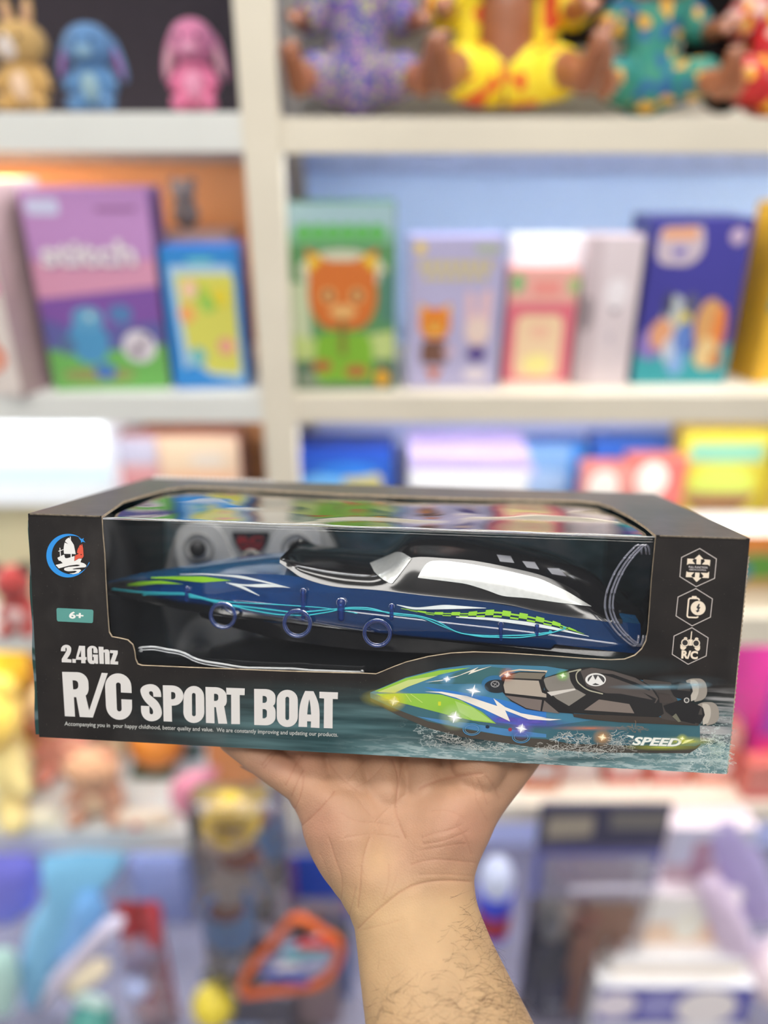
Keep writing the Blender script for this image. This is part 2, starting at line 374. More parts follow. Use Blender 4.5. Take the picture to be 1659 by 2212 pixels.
def LB(v): return Vector(v) - BASE
def l2w(v): return TW + RW @ Vector(v)
def w2l(v): return RW.transposed() @ (Vector(v) - TW)
hw, hh = BW / 2, BH / 2; TH = .0016
# ---- panel material with the printed sea
def sea_panel():
    m, t, N, L, P, O = nt('printed_card_front')
    tc = N.new('ShaderNodeTexCoord'); sx = N.new('ShaderNodeSeparateXYZ'); L.new(tc.outputs['Object'], sx.inputs[0])
    def mr(src, a, b2, c=0, d=1):
        n = N.new('ShaderNodeMapRange'); n.interpolation_type = 'SMOOTHSTEP'
        for i, v in enumerate((a, b2, c, d)): n.inputs[i + 1].default_value = v
        L.new(src, n.inputs[0]); return n.outputs[0]
    def mul(a, b2, op='MULTIPLY'):
        n = N.new('ShaderNodeMath'); n.operation = op
        for i, q in enumerate((a, b2)):
            if isinstance(q, (int, float)): n.inputs[i].default_value = q
            else: L.new(q, n.inputs[i])
        return n.outputs[0]
    def mix(f, a, b2):
        n = N.new('ShaderNodeMix'); n.data_type = 'RGBA'; L.new(f, n.inputs[0])
        for i, q in ((6, a), (7, b2)):
            if isinstance(q, tuple): n.inputs[i].default_value = (*q, 1)
            else: L.new(q, n.inputs[i])
        return n.outputs[2]
    def noise(sc, scale, detail=4, rough=.5):
        mp = N.new('ShaderNodeMapping'); mp.inputs['Scale'].default_value = sc; L.new(tc.outputs['Object'], mp.inputs[0])
        n = N.new('ShaderNodeTexNoise'); n.inputs['Scale'].default_value = scale; n.inputs['Detail'].default_value = detail; n.inputs['Roughness'].default_value = rough
        L.new(mp.outputs[0], n.inputs['Vector']); return n.outputs['Fac']
    X, Z = sx.outputs[0], sx.outputs[2]      # local: x -.2...2, z 0 at the bottom edge
    zz = mul(Z, mul(X, -.02), 'ADD')
    right = mr(X, -.16, .0); low = mr(zz, .047, .014); water = mul(right, low)
    st = noise((1, 1, 14), 9, 3); teal = mix(mr(st, .35, .7), S(38, 66, 70), S(104, 140, 144))
    dark = mix(mr(noise((1, 1, 1), 40), .3, .7), S(30, 27, 26), S(40, 36, 34))
    col = mix(water, dark, teal)
    # pale misty streaks at the far right
    mist = mul(mr(X, .165, .185), mul(mr(zz, .012, .02), mr(zz, .050, .036))); mist = mul(mist, mr(noise((2, 1, 26), 14, 4), .4, .65))
    col = mix(mist, col, S(168, 166, 166))
    # rolling water near the lower edge
    sw = mul(mr(X, -.03, .05), mr(zz, .016, .004)); sw2 = mul(sw, mr(noise((3, 1, 16), 22, 6, .65), .48, .56))
    col = mix(mul(sw, .55), col, S(112, 140, 142)); col = mix(mul(sw2, .75), col, S(176, 192, 192))
    # thin foam filaments
    def foam(mask, scale, a, b2):
        n = noise((1.4, 1, 2.2), scale, 6, .62); r = mul(mul(n, .5, 'SUBTRACT'), 0, 'ADD')
        ab = N.new('ShaderNodeMath'); ab.operation = 'ABSOLUTE'; L.new(r, ab.inputs[0]); return mul(mask, mr(ab.outputs[0], a, b2, 1, 0))
    f1 = foam(mul(mul(mr(X, .01, .04), mr(X, .205, .19)), mul(mr(zz, .004, .008), mr(zz, .024, .014))), 60, .004, .02)
    col = mix(f1, col, S(205, 212, 208))
    f2 = foam(mul(mr(X, .172, .18), mr(zz, .036, .02)), 75, .004, .018); col = mix(mul(f2, .8), col, S(206, 218, 214))
    # dust and scuffs
    dn = mr(noise((1, 1, 1), 900, 2), .70, .76); col = mix(mul(dn, .4), col, S(120, 115, 108))
    sc = mul(mr(noise((1, 1, .6), 28, 5), .5, .75), .06); col = mix(sc, col, S(170, 165, 160))
    L.new(col, P.inputs['Base Color']); P.inputs['Roughness'].default_value = .45; P.inputs['Specular IOR Level'].default_value = .3
    b = N.new('ShaderNodeBump'); b.inputs['Strength'].default_value = .05; b.inputs['Distance'].default_value = .001; L.new(noise((1, 1, 1), 120, 3), b.inputs['Height']); L.new(b.outputs[0], P.inputs['Normal'])
    return m
M_front = sea_panel()
M_card = pm('printed_card_dark', S(74, 69, 67), .45, var=.16, scale=55, bump=.08, bscale=300, coat=.1)
M_kraft = pm('brown_card_edge', S(176, 158, 134), .8, var=.15, scale=300)
M_inner = pm('inner_card_black', S(22, 24, 26), .15, var=.1, coat=.5)
def teal_art(name='printed_backdrop'):
    m, t, N, L, P, O = nt(name)
    tc = N.new('ShaderNodeTexCoord'); mp = N.new('ShaderNodeMapping'); mp.inputs['Scale'].default_value = (1, 1, 2.2); mp.inputs['Rotation'].default_value = (0, .6, 0); L.new(tc.outputs['Object'], mp.inputs[0])
    n = N.new('ShaderNodeTexNoise'); n.inputs['Scale'].default_value = 26; n.inputs['Detail'].default_value = 3; L.new(mp.outputs[0], n.inputs['Vector'])
    r = N.new('ShaderNodeValToRGB'); e = r.color_ramp.elements; e[0].position = .34; e[0].color = (*S(92, 128, 134), 1); e[1].position = .70; e[1].color = (*S(236, 246, 248), 1)
    x = e.new(.5); x.color = (*S(150, 208, 216), 1)
    L.new(n.outputs['Fac'], r.inputs[0]); L.new(r.outputs[0], P.inputs['Base Color']); P.inputs['Roughness'].default_value = .4; return m
M_back = teal_art()
# ---- front panel with die-cut window
z1 = zf(2.514, 40, 1020); z2 = zf(3.072, 600, 1020); z3 = zf(2.968, 1100, 1040)
win_px = [(219, 1106), (221, 1150), (225, 1195), (228, 1262), (232, 1330), (235, 1366), (241, 1376), (258, 1379), (275, 1383), (286, 1393), (290, 1407), (292, 1424), (297, 1435), (306, 1438), (400, 1442), (500, 1446), (600, 1450), (700, 1453), (782, 1455), (812, 1456.5), (826, 1451), (850, 1441), (877, 1431), (925, 1419), (974, 1411.5), (1023, 1409), (1088, 1411), (1150, 1415), (1201, 1418.5), (1260, 1423), (1319, 1426), (1350, 1424.5), (1372, 1416), (1387, 1402), (1396, 1385), (1400, 1362), (1404, 1310), (1408, 1250), (1413, 1200), (1417, 1157)]
win = [bp(*p) for p in win_px]; win[0].z = hh; win[-1].z = hh
front_outer = [(-hw, -hh), (hw, -hh), (hw, hh), (win[-1].x, hh)] + [(p.x, p.z) for p in win[::-1][1:-1]] + [(win[0].x, hh), (-hw, hh)]
def plate(name, pts, fn, mats, parent, edge_kraft=lambda i: True):
    """pts 2D loop; fn(a,b,depth) -> local point; depth 0 = outer face"""
    mb = MB(); n = len(pts); tri = tessellate_polygon([[Vector((p[0], p[1], 0)) for p in pts]])
    v = [LB(fn(p[0], p[1], 0)) for p in pts] + [LB(fn(p[0], p[1], TH)) for p in pts]
    mb.add(v, [list(t) for t in tri], 0); mb.add(v, [[i + n for i in t][::-1] for t in tri], 2)
    for i in range(n): mb.add(v, [[i, (i + 1) % n, (i + 1) % n + n, i + n]], 1 if edge_kraft(i) else 0)
    return mb.build(name, mats, parent)
NW = len(win)
plate('front_panel', front_outer, lambda a, b2, d: (a, d, b2), [M_front, M_kraft, M_inner], pkg, lambda i: 3 <= i <= NW + 1)
topw_px = [(219, 1106), (267, 1082), (315, 1068), (362, 1056), (409, 1050), (470, 1052), (730, 1066), (980, 1075), (1180, 1079), (1252, 1081), (1290, 1085), (1322, 1095), (1363, 1116), (1393, 1136), (1417, 1157)]
topw = [bl(px, py, 2, hh) for px, py in topw_px]; topw[0].x = win[0].x; topw[0].y = 0; topw[-1].x = win[-1].x; topw[-1].y = 0
top_outer = [(-hw, 0)] + [(p.x, p.y) for p in topw] + [(hw, 0), (hw, BD), (-hw, BD)]
plate('top_panel', top_outer, lambda a, b2, d: (a, b2, hh - d), [M_card, M_kraft, M_inner], pkg, lambda i: 1 <= i <= len(topw) - 1)
def slab(name, x0, x1, y0, y1, z0, z1, m, bev=0, parent=pkg, **k):
    mb = MB(); mb.box(x0, x1, y0, y1, z0, z1, bev=bev); mb.v = [LB(v) for v in mb.v]; return mb.build(name, m, parent, **k)
slab('bottom_panel', -hw, hw, 0.0002, BD, -hh, -hh + TH, pm('white_card_bottom', S(215, 205, 205), .6))
slab('back_panel', -hw, hw, BD - TH, BD, -hh, hh, M_card)
slab('right_end_panel', hw - TH, hw - .0001, TH, BD, -hh + TH, hh - TH, M_card)
# left end flap: swells slightly outward towards its foot
mb = MB(); nz = 24
for i in range(nz + 1):
    t = i / nz; z = lerp(-hh + .001, hh - .004, t); out = .0005 + .0022 * (1 - t) ** .6 + .0004 * math.sin(t * 21)
    for yy in (.0012, BD): mb.v += [Vector((-hw - out, yy, z)), Vector((-hw + .0002, yy, z))]
for i in range(nz):
    a = i * 4; mb.f += [[a, a + 4, a + 6, a + 2], [a, a + 1, a + 5, a + 4], [a + 2, a + 6, a + 7, a + 3], [a + 1, a + 3, a + 7, a + 5]]; mb.m += [0] * 4
mb.f += [[0, 2, 3, 1], [nz * 4, nz * 4 + 1, nz * 4 + 3, nz * 4 + 2]]; mb.m += [0, 0]; mb.v = [LB(v) for v in mb.v]
m, t, N, L, P, O = nt('end_flap_print')
tc = N.new('ShaderNodeTexCoord'); wv = N.new('ShaderNodeTexNoise'); wv.inputs['Scale'].default_value = 60; L.new(tc.outputs['Object'], wv.inputs['Vector'])
r = N.new('ShaderNodeValToRGB'); r.color_ramp.elements[0].position = .55; r.color_ramp.elements[0].color = (*S(28, 62, 58), 1); r.color_ramp.elements[1].position = .6; r.color_ramp.elements[1].color = (*S(98, 116, 120), 1)
L.new(wv.outputs['Fac'], r.inputs[0]); L.new(r.outputs[0], P.inputs['Base Color']); P.inputs['Roughness'].default_value = .5
tag(mb.build('end_flap', m, pkg), 'dark teal printed end flap')
# corrugated raw edge on the right
mb = MB(); n = 150
for i in range(n + 1):
    z = lerp(-hh, hh - .010, i / n); k = .0006 + .0003 * math.sin(i * 1.9)
    mb.v += [LB((hw, .0001, z)), LB((hw + k + .0006, .0016, z)), LB((hw + k, .0032, z))]
for i in range(n): a = i * 3; mb.f += [[a, a + 1, a + 4, a + 3], [a + 1, a + 2, a + 5, a + 4]]; mb.m += [0, 0]
mb.build('corrugated_edge', M_kraft, pkg)
# worn crease along the front top edge
for xa_, xb_ in ((win[-1].x + .002, hw - .002), (-hw + .001, win[0].x - .001)):
    mb = MB(); mb.tube([LB((xa_, .0004, hh - .0003)), LB((xb_, .0004, hh - .0003))], .00055, 6); mb.build('fold_crease', pm('worn_fold', S(120, 108, 92), .6, var=.3, scale=400), pkg)
# perforated white tab at the back edge
mb = MB(); xa, xb = bl(330, 1033, 1, BD).x, bl(592, 1048, 1, BD).x; n = 26
for i in range(n):
    a = lerp(xa, xb, i / n); c = lerp(xa, xb, (i + 1) / n); mb.prism([(a, hh - .002), (c, hh - .002), (c - (c - a) * .35, hh + .0022), (a + (c - a) * .1, hh + .0014)], BD, BD + .0015)
mb.v = [LB(v) for v in mb.v]; tag(mb.build('tear_strip', pm('white_card', S(236, 234, 230), .7), pkg), 'white perforated strip on the back edge')
# ---- window film: one bent sheet, slightly wavy
M_film = clear_plastic('window_film_front', (1, 1, 1), .45, .02, 1.5, body=.006, bodycol=(.8, .8, .85)); M_film2 = clear_plastic('window_film_top', (1, 1, 1), 1.6, .015, 1.5, body=.012, bodycol=(.8, .8, .85))
NX = 150; xa, xb = win[0].x - .004, win[-1].x + .004
prof = [(TH + .0004, -hh + .012 + (hh * 2 - .012 - TH - .0012) * i / 40) for i in range(41)]; prof[-1] = (TH + .0006, hh - TH - .0006)
prof += [(TH + .0006 + (.148) * i / 60, hh - TH - .0002) for i in range(1, 61)]
v = []; f = []; ymax = max(p.y for p in topw) + .004
for j, (yy, zz) in enumerate(prof):
    for i in range(NX + 1):
        x = lerp(xa, xb, i / NX); p = Vector((x, yy, zz))
        if j > 40:
            d = min((j - 40) / 6, 1); yv = min(yy, ymax)
            n1 = mnoise.noise(Vector((x * 13, yv * 20, 3.1))) + .45 * mnoise.noise(Vector((x * 34 + 5, yv * 34, 1.7)))
            p = Vector((x, yv, zz - .0006 + .0011 * d * n1 - .0006 * d))
        else: p.y += .0003 * mnoise.noise(Vector((x * 9, zz * 9, 7.7))) * (1 - abs(j - 20) / 20)
        v.append(LB(p))
for j in range(len(prof) - 1):
    for i in range(NX): a = j * (NX + 1) + i; f.append([a, a + 1, a + NX + 2, a + NX + 1])
tag(mk('window_film', v, f, None, pkg, smooth=True, mats=[M_film, M_film2], midx=[0 if j < 40 else 1 for j in range(len(prof) - 1) for i in range(NX)]), 'clear plastic window film')
mb = MB(); mb.tube([LB((lerp(win[0].x, win[-1].x, i / 40), .0010 + .0002 * math.sin(i * 1.3), hh - .0011 + .0002 * math.sin(i * .9))) for i in range(41)], .00042, 6)
mb.build('film_fold', clear_plastic('film_fold_clear', (.9, .93, .95), 3.0, .08, 1.5, body=.45, bodycol=(.75, .78, .8)), pkg, smooth=True)
# ---- inside of the package
tag(slab('backdrop', -hw + .003, hw - .003, BD - .008, BD - .004, -hh + .004, hh - .003, M_back), 'teal printed sea backdrop')
slab('tray', -hw + .003, hw - .003, .0095, BD - .0085, -hh + .002, -.0172, M_inner)
for dy_, rr_ in ((0, .0008), (6, .0005)):
    mb = MB(); mb.tube([LB(bp(px, py + dy_ + 1.2 * math.sin(k * .9), .0055 + .0004 * math.sin(k * 1.3))) for k, (px, py) in enumerate(fillet([(288, 1399, 20), (345, 1398, 20), (390, 1408, 20), (440, 1430, 30), (520, 1441, 30), (640, 1446, 30), (790, 1451, 10)], 4))], rr_, 8)
    mb.build('tray_lip', clear_plastic('tray_lip_highlight', (.9, .93, .95), 3.0, .06, 1.5, body=.5, bodycol=(.8, .82, .84)) if 'tray_lip_highlight' not in bpy.data.materials else bpy.data.materials['tray_lip_highlight'], pkg, smooth=True)  # whitish body paints highlights along the crumpled clear lip
M_innerwall = pm('inner_end_wall', S(44, 46, 52), .10, var=.5, scale=40, coat=.5)
for x0, x1 in ((win[0].x - .030, win[0].x - .027), (win[-1].x + .013, win[-1].x + .016)): slab('inner_wall', x0, x1, .0045, BD - .009, -.0170, hh - .004, M_innerwall)
mb = MB()
for dx in (0, 7, 17):
    pts = [(1404 - dx, 1168), (1378 - dx, 1190), (1352 - dx, 1222), (1332 - dx, 1262), (1322 - dx, 1300), (1326 - dx, 1332), (1345 - dx, 1362), (1372 - dx, 1388), (1396 - dx, 1402)]
    mb.tube([LB(bp(px, py, .0085)) for px, py in fillet([(p[0], p[1], 30) for p in pts], 4)], .0007, 6)
mb.build('crease_reflection', clear_plastic('crease_glint', (.85, .87, .95), 3.0, .1, 1.5, body=.22, bodycol=(.55, .55, .68)), pkg, smooth=True)  # pale tubes imitate curved reflections of the film crease beside the stern
# ------------------------------------------------------------------ printing on the front
WHT = S(214, 210, 206); CRM = S(232, 216, 194)
def fa(): return Art(lambda u, v2, off: LB(bp(u, v2, 0) + Vector((0, -6e-5 - off, 0))))
ff = fillet
A = fa(); q = zf(8.295, 120, 1380)
def G(A, q, outer, holes=(), col=WHT): A.poly(ff(q(outer)), col, [ff(q(h)) for h in holes])
G(A, q, [(118, 590), (585, 600, 200), (597, 985, 110), (540, 1014), (603, 1283), (828, 608), (937, 615), (670, 1410), (435, 1398), (372, 1045), (330, 1043), (350, 1393), (168, 1385)], [[(305, 742), (408, 745, 65), (408, 905, 60), (316, 903)]])
G(A, q, [(1365, 970), (1352, 615, 240), (878, 620, 240), (915, 1448, 250), (1378, 1452, 240), (1370, 1090), (1180, 1080), (1187, 1300, 45), (1102, 1300, 45), (1083, 780, 40), (1168, 785, 40), (1172, 960)])
q = zf(6.636, 290, 1460)
G(A, q, [(388, 302), (275, 298), (270, 220, 30), (212, 218, 30), (214, 262, 25), (400, 415, 120), (395, 650, 160), (100, 650, 160), (97, 427), (218, 432), (222, 550, 28), (273, 550, 28), (270, 480, 35), (88, 300, 130), (90, 116, 160), (384, 118, 150)])
G(A, q, [(410, 133), (705, 140, 160), (708, 428, 150), (538, 425), (543, 655), (422, 650)], [[(530, 230), (592, 232, 38), (590, 333, 36), (530, 333)]])
G(A, q, [(710, 143, 160), (1002, 143, 160), (1008, 674, 160), (703, 674, 160)], [[(828, 243, 28), (880, 243, 28), (884, 577, 28), (830, 577, 28)]])
G(A, q, [(1022, 157), (1322, 165, 150), (1330, 418, 70), (1290, 432), (1335, 685), (1207, 683), (1172, 448), (1148, 446), (1152, 678), (1030, 672)], [[(1145, 255), (1207, 255, 38), (1205, 357, 36), (1145, 357)]])
G(A, q, [(1320, 168), (1586, 178), (1583, 275), (1513, 273), (1516, 690), (1392, 688), (1390, 268), (1322, 265)])
q = zf(7.213, 520, 1470)
G(A, q, [(210, 128), (542, 135, 150), (543, 375, 70), (503, 392), (545, 420, 70), (545, 702, 160), (212, 690)], [[(342, 237), (410, 240, 42), (408, 347, 42), (342, 347)], [(342, 443), (410, 443, 42), (408, 587, 45), (342, 587)]])
G(A, q, [(563, 143, 160), (890, 143, 160), (892, 722, 165), (563, 722, 165)], [[(697, 250, 30), (757, 252, 30), (755, 614, 30), (697, 614, 30)]])
G(A, q, [(1005, 160), (1135, 165), (1195, 290, 60), (1232, 430, 120), (1228, 737), (1093, 730), (1096, 635), (1036, 633), (1035, 722), (902, 718), (910, 430, 120), (950, 280, 60)], [[(1070, 285), (1088, 390), (1098, 528), (1037, 525), (1050, 390)]])
G(A, q, [(1227, 172), (1517, 182), (1513, 288), (1435, 285), (1432, 743), (1295, 738), (1300, 278), (1227, 272)])
A.build('title_lettering', pkg, label='large white lettering')
A = fa(); q = zf(8.295, 120, 1380)
G(A, q, [(97, 220), (97, 105, 95), (282, 105, 95), (282, 250, 60), (205, 358), (283, 368), (285, 425), (112, 418), (112, 360), (205, 205, 40), (197, 158, 16), (178, 158, 14), (180, 222)])
G(A, q, [(300, 358), (367, 360), (365, 430), (302, 427)])
G(A, q, [(423, 122), (530, 126), (535, 325), (557, 328), (556, 375), (538, 378), (540, 437), (462, 434), (462, 376), (368, 373), (370, 325)], [[(458, 200), (460, 325), (412, 322)]])
G(A, q, [(757, 255), (755, 125, 90), (565, 122, 90), (575, 445, 90), (700, 450, 20), (710, 425), (718, 445), (765, 445), (762, 280), (668, 278), (668, 322), (685, 325), (685, 388, 12), (660, 388, 12), (652, 165, 10), (678, 165, 10), (680, 252)])
G(A, q, [(772, 138), (860, 142), (862, 200), (900, 185, 20), (968, 192, 60), (974, 453), (890, 450), (882, 242, 10), (864, 242, 8), (870, 448), (790, 445)])
G(A, q, [(978, 200), (1117, 207), (1117, 262), (1065, 402), (1125, 405), (1123, 460), (985, 452), (985, 400), (1037, 257), (978, 252)])
A.build('frequency_lettering', pkg)
A = fa(); A.text('Accompanying you in  your happy childhood, better quality and value.  We are constantly improving and updating our products.', (139.5, 1567), (730, 1591), 9.0, S(196, 196, 190), .006)
A.build('slogan_lettering', pkg)
A = fa(); A.poly(ff([(122, 1313, 4), (202, 1317, 4), (201, 1346, 4), (123, 1342, 4)]), S(86, 150, 142)); A.text('6+', (149, 1335), (180, 1337), 14.5, S(236, 236, 230), .035); A.build('age_badge', pkg, label='teal age badge')
# maker's emblem
A = fa(); q = zf(13.825, 90, 1140); BLU = S(38, 142, 222)
o1 = []; n = 60; a0 = math.atan2(-455, 372); a1 = math.atan2(178, 640) - 2 * math.pi
for i in range(n + 1):
    t = i / n; a = lerp(a0, a1, t); o1.append((790 + 648 * math.cos(a), 832 + 652 * math.sin(a)))
o2 = []; b0 = math.atan2(370 - 812, 1165 - 890); b1 = math.atan2(178, 545) - 2 * math.pi
for i in range(n + 1):
    t = i / n; a = lerp(b0, b1, t); o2.append((892 + 588 * math.cos(a), 812 + 575 * math.sin(a)))
o1[-1] = (1430, 1008); o2[-1] = (1422, 1030)
A.poly(q(o1 + o2[::-1]), BLU)
A.poly(q([(1262, 305), (1247, 362), (1308, 440), (1228, 415), (1178, 447), (1175, 388), (1098, 282), (1200, 338)]), BLU)
G(A, q, [(470, 895, 20), (660, 805), (682, 805, 10), (690, 890, 40), (740, 915, 40), (868, 880), (866, 782), (668, 778, 15), (655, 600, 80), (690, 440), (795, 488), (700, 405), (730, 350, 30), (812, 290), (838, 330), (846, 262), (868, 265), (875, 370), (965, 510), (1022, 790), (900, 780), (902, 868), (986, 840), (976, 1000), (1110, 922), (1202, 925), (1150, 1045), (640, 1060), (560, 985), (515, 980)], col=S(232, 230, 226))
G(A, q, [(420, 1110), (640, 1055), (1160, 1028), (1300, 1070, 60), (1345, 1140, 20), (1310, 1178), (1050, 1200), (915, 1228), (960, 1242), (1150, 1238, 20), (1188, 1272, 20), (1120, 1330), (1118, 1350), (950, 1385), (820, 1365), (980, 1350, 20), (1065, 1300, 20), (1000, 1285), (780, 1305, 60), (665, 1260, 40), (680, 1200, 30), (820, 1165), (1100, 1145, 10), (1155, 1115, 10), (1050, 1098), (820, 1130, 30), (515, 1212)], col=S(232, 230, 226))
G(A, q, [(1160, 500), (1188, 540), (1200, 485), (1214, 488), (1240, 600, 20), (1258, 850, 20), (1215, 912), (1108, 912), (985, 990), (1000, 830), (1115, 772), (1060, 748), (1070, 660, 30), (1108, 580), (1135, 600), (1118, 560)], [disc(1183, 800, 18)], col=S(218, 84, 58))
A.poly(q([(538, 595), (562, 598), (582, 860), (555, 872)]), S(232, 230, 226)); A.poly(q([(498, 690), (658, 640), (660, 658), (510, 712)]), S(232, 230, 226))
A.build('maker_emblem', pkg, label='blue crescent emblem around a white sailing junk')
# three hexagon badges
def hexa(A, pts, cx, cy, wd):
    A.stroke(pts, wd, CRM, closed=True)
A = fa(); q = zf(13.825, 1440, 1170)
A.stroke(q([(988, 205), (1485, 515), (1430, 1095), (880, 1345), (395, 1045), (445, 470)]), 1.7, S(196, 186, 180), True)
for P_ in ([(972, 385), (1100, 525), (1022, 525), (1015, 680), (885, 675), (892, 520), (825, 515)], [(620, 505), (815, 515), (765, 570), (850, 665), (660, 660), (605, 695)], [(1110, 525), (1305, 545), (1285, 730), (1235, 690), (1050, 680), (1140, 585)], [(850, 920), (985, 925), (970, 1075), (1040, 1080), (890, 1205), (765, 1065), (840, 1060)], [(590, 880), (635, 910), (825, 915), (730, 1010), (770, 1065), (568, 1055)], [(1270, 895), (1255, 1085), (1050, 1080), (1100, 1025), (1015, 925), (1210, 935)]): A.poly(q(P_), CRM)
p = q([(655, 782), (1215, 804), (668, 852), (1180, 872)])
A.text('FULL FUNCTION', p[0], p[1], 4.4, S(200, 192, 190), .02); A.text('REMOTE CONTROL', p[2], p[3], 3.1, S(200, 192, 190), .02)
A.build('hexagon_badge', pkg, label='hexagon badge with arrows')
A = fa(); q = zf(11.642, 1440, 1260)
A.stroke(q([(735, 132), (1150, 390), (1100, 850), (640, 1070), (235, 820), (285, 345)]), 1.7, S(196, 186, 180), True)
A.stroke(ff(q([(822, 432), (812, 378, 50), (556, 374, 50), (512, 852, 50), (782, 862, 50), (785, 830)])), 3.3, CRM)
A.poly(q([(640, 318), (750, 322), (762, 368), (626, 362)]), CRM); A.poly(q(disc(790, 622, 188, 180)), CRM)
A.poly(q([(800, 515), (832, 517), (812, 590), (850, 600), (805, 675), (835, 682), (770, 735), (725, 680), (765, 675), (780, 645), (745, 608)]), S(46, 42, 44))
A.build('hexagon_badge', pkg, label='hexagon badge with a battery')
A = fa()
A.stroke(q([(635, 1115), (1042, 1370), (993, 1825), (540, 2035), (140, 1785), (185, 1325)]), 1.7, S(196, 186, 180), True)
G(A, q, [(550, 1410), (655, 1415), (640, 1568), (545, 1562)], col=CRM); A.poly(q([(618, 1208), (641, 1210), (622, 1412), (592, 1410)]), CRM)
for c in ((475, 1388), (752, 1398)): A.poly(q(disc(c[0], c[1], 46, 36)), CRM)
G(A, q, [(345, 1525, 20), (500, 1610, 10), (430, 1685, 40), (340, 1650, 40)], col=CRM); G(A, q, [(690, 1620, 10), (838, 1555, 20), (840, 1660, 40), (790, 1710, 40), (725, 1670, 20)], col=CRM)
for c in ((460, 1490), (738, 1503)): A.poly(q(disc(c[0], c[1], 104)), S(50, 46, 44)); A.poly(q(disc(c[0], c[1], 98)), CRM); A.poly(q(disc(c[0], c[1], 70)), S(46, 42, 40))
p = q([(362, 1872), (775, 1895)]); A.text('R/C', p[0], p[1], 16.5, CRM, .05)
A.build('hexagon_badge', pkg, label='hexagon badge with a handset')
# ---- the printed picture of the boat
A = fa(); A.step = 1.2e-5
a_ = zf(4.1475, 780, 1400); b_ = zf(3.6867, 1150, 1400)
def mixp(*args):
    out = []
    for k, l in args: out += (a_ if k == 'a' else b_)(l)
    return out
GRN = S(142, 190, 66); TEA = S(66, 108, 112); PBL = S(62, 128, 190); DKT = S(44, 66, 70); GRY = S(112, 104, 98)
def quadc(A, pts, cols): A.poly(ff(pts), None, cols=cols)
for gx, gy, grx, gry, gc, ga in ((1000, 1600, 140, 22, S(24, 44, 48), .8), (1250, 1640, 230, 14, S(60, 88, 92), .6), (1180, 1438, 330, 30, S(70, 96, 102), .55), (1480, 1472, 100, 16, S(96, 112, 120), .4), (1585, 1580, 40, 60, S(170, 176, 178), .5), (840, 1600, 90, 30, S(110, 140, 144), .35)): A.fan(gx, gy, grx, gry, gc, ga, n=40)
# lower hull shade, hull side and deck
A.poly(ff(mixp(('a', [(80, 440), (85, 475), (330, 600), (600, 715), (900, 795), (1200, 835), (1659, 905)]), ('b', [(500, 830), (1000, 835), (1250, 836), (1308, 800), (1338, 770), (1330, 600), (700, 560), (0, 520)]), ('a', [(1200, 560), (600, 420)]))), S(72, 66, 58))
A.poly(ff(mixp(('a', [(80, 400), (85, 445), (300, 540), (600, 655), (850, 712), (1050, 745), (1350, 795), (1659, 815)]), ('b', [(300, 760), (800, 775), (1300, 780), (1336, 760), (1330, 480), (600, 420), (0, 400)]), ('a', [(1200, 350), (600, 300)]))), S(58, 100, 112))
A.poly(ff(mixp(('a', [(500, 610), (720, 640), (960, 670), (1250, 715), (1659, 770), (1659, 800), (1300, 785), (900, 712), (700, 670)]))), S(72, 128, 178))
A.poly(ff(mixp(('a', [(80, 398), (150, 368), (400, 262), (700, 185), (950, 152), (1150, 146), (1400, 152), (1659, 162)]), ('b', [(270, 170), (600, 200), (900, 260), (1340, 470), (1335, 590), (900, 580), (500, 570)]), ('a', [(1659, 700), (1400, 690), (1100, 650), (800, 590), (500, 520), (200, 440)]))), S(66, 122, 150))
A.poly(ff(mixp(('a', [(560, 345), (900, 395), (1100, 430), (1300, 470), (1659, 570), (1659, 690), (1450, 690), (1200, 660), (1090, 560), (850, 455)]))), S(52, 120, 196))
A.fan(*a_([(1300, 640)])[0], 70, 16, S(112, 88, 190), .9); A.fan(*a_([(1560, 660)])[0], 60, 14, S(110, 92, 196), .9); A.fan(*b_([(100, 610)])[0], 80, 12, S(92, 96, 170), .6)
A.poly(ff(mixp(('a', [(900, 200), (1150, 165), (1300, 180), (1240, 260), (1100, 320), (600, 318)]))), S(60, 104, 108))
A.poly(ff(mixp(('a', [(120, 385), (400, 268), (700, 198), (985, 172), (700, 238), (480, 300), (230, 392)]))), GRN)
A.poly(ff(mixp(('a', [(150, 392), (420, 285), (690, 245), (420, 345), (300, 400)]))), S(196, 208, 130))
A.poly(ff(mixp(('a', [(130, 408), (330, 404), (600, 406), (720, 416), (900, 468), (1080, 570), (1210, 675), (1000, 648), (800, 602), (450, 512), (250, 462)]))), GRN)
A.poly(ff(mixp(('a', [(840, 470), (1000, 530), (1180, 660), (1000, 640), (880, 570)]))), S(168, 204, 110))
A.stroke(a_([(400, 410), (450, 480)]), 1.2, S(196, 214, 120)); A.stroke(a_([(445, 410), (550, 486)]), 1.2, S(196, 214, 120))
A.poly(ff(mixp(('a', [(570, 305), (720, 283), (880, 240), (1052, 168), (1010, 202), (1172, 158), (958, 236), (985, 207), (850, 256), (720, 292)]))), S(234, 226, 210))
A.poly(ff(mixp(('a', [(570, 387), (720, 388), (950, 428), (1220, 517), (1185, 448), (1290, 525), (1430, 580), (1659, 622)]), ('b', [(60, 552), (160, 562), (235, 566), (140, 575), (40, 570)]), ('a', [(1659, 645), (1500, 636), (1290, 555), (1335, 656), (1100, 545), (850, 442), (700, 400)]))), S(236, 228, 216))
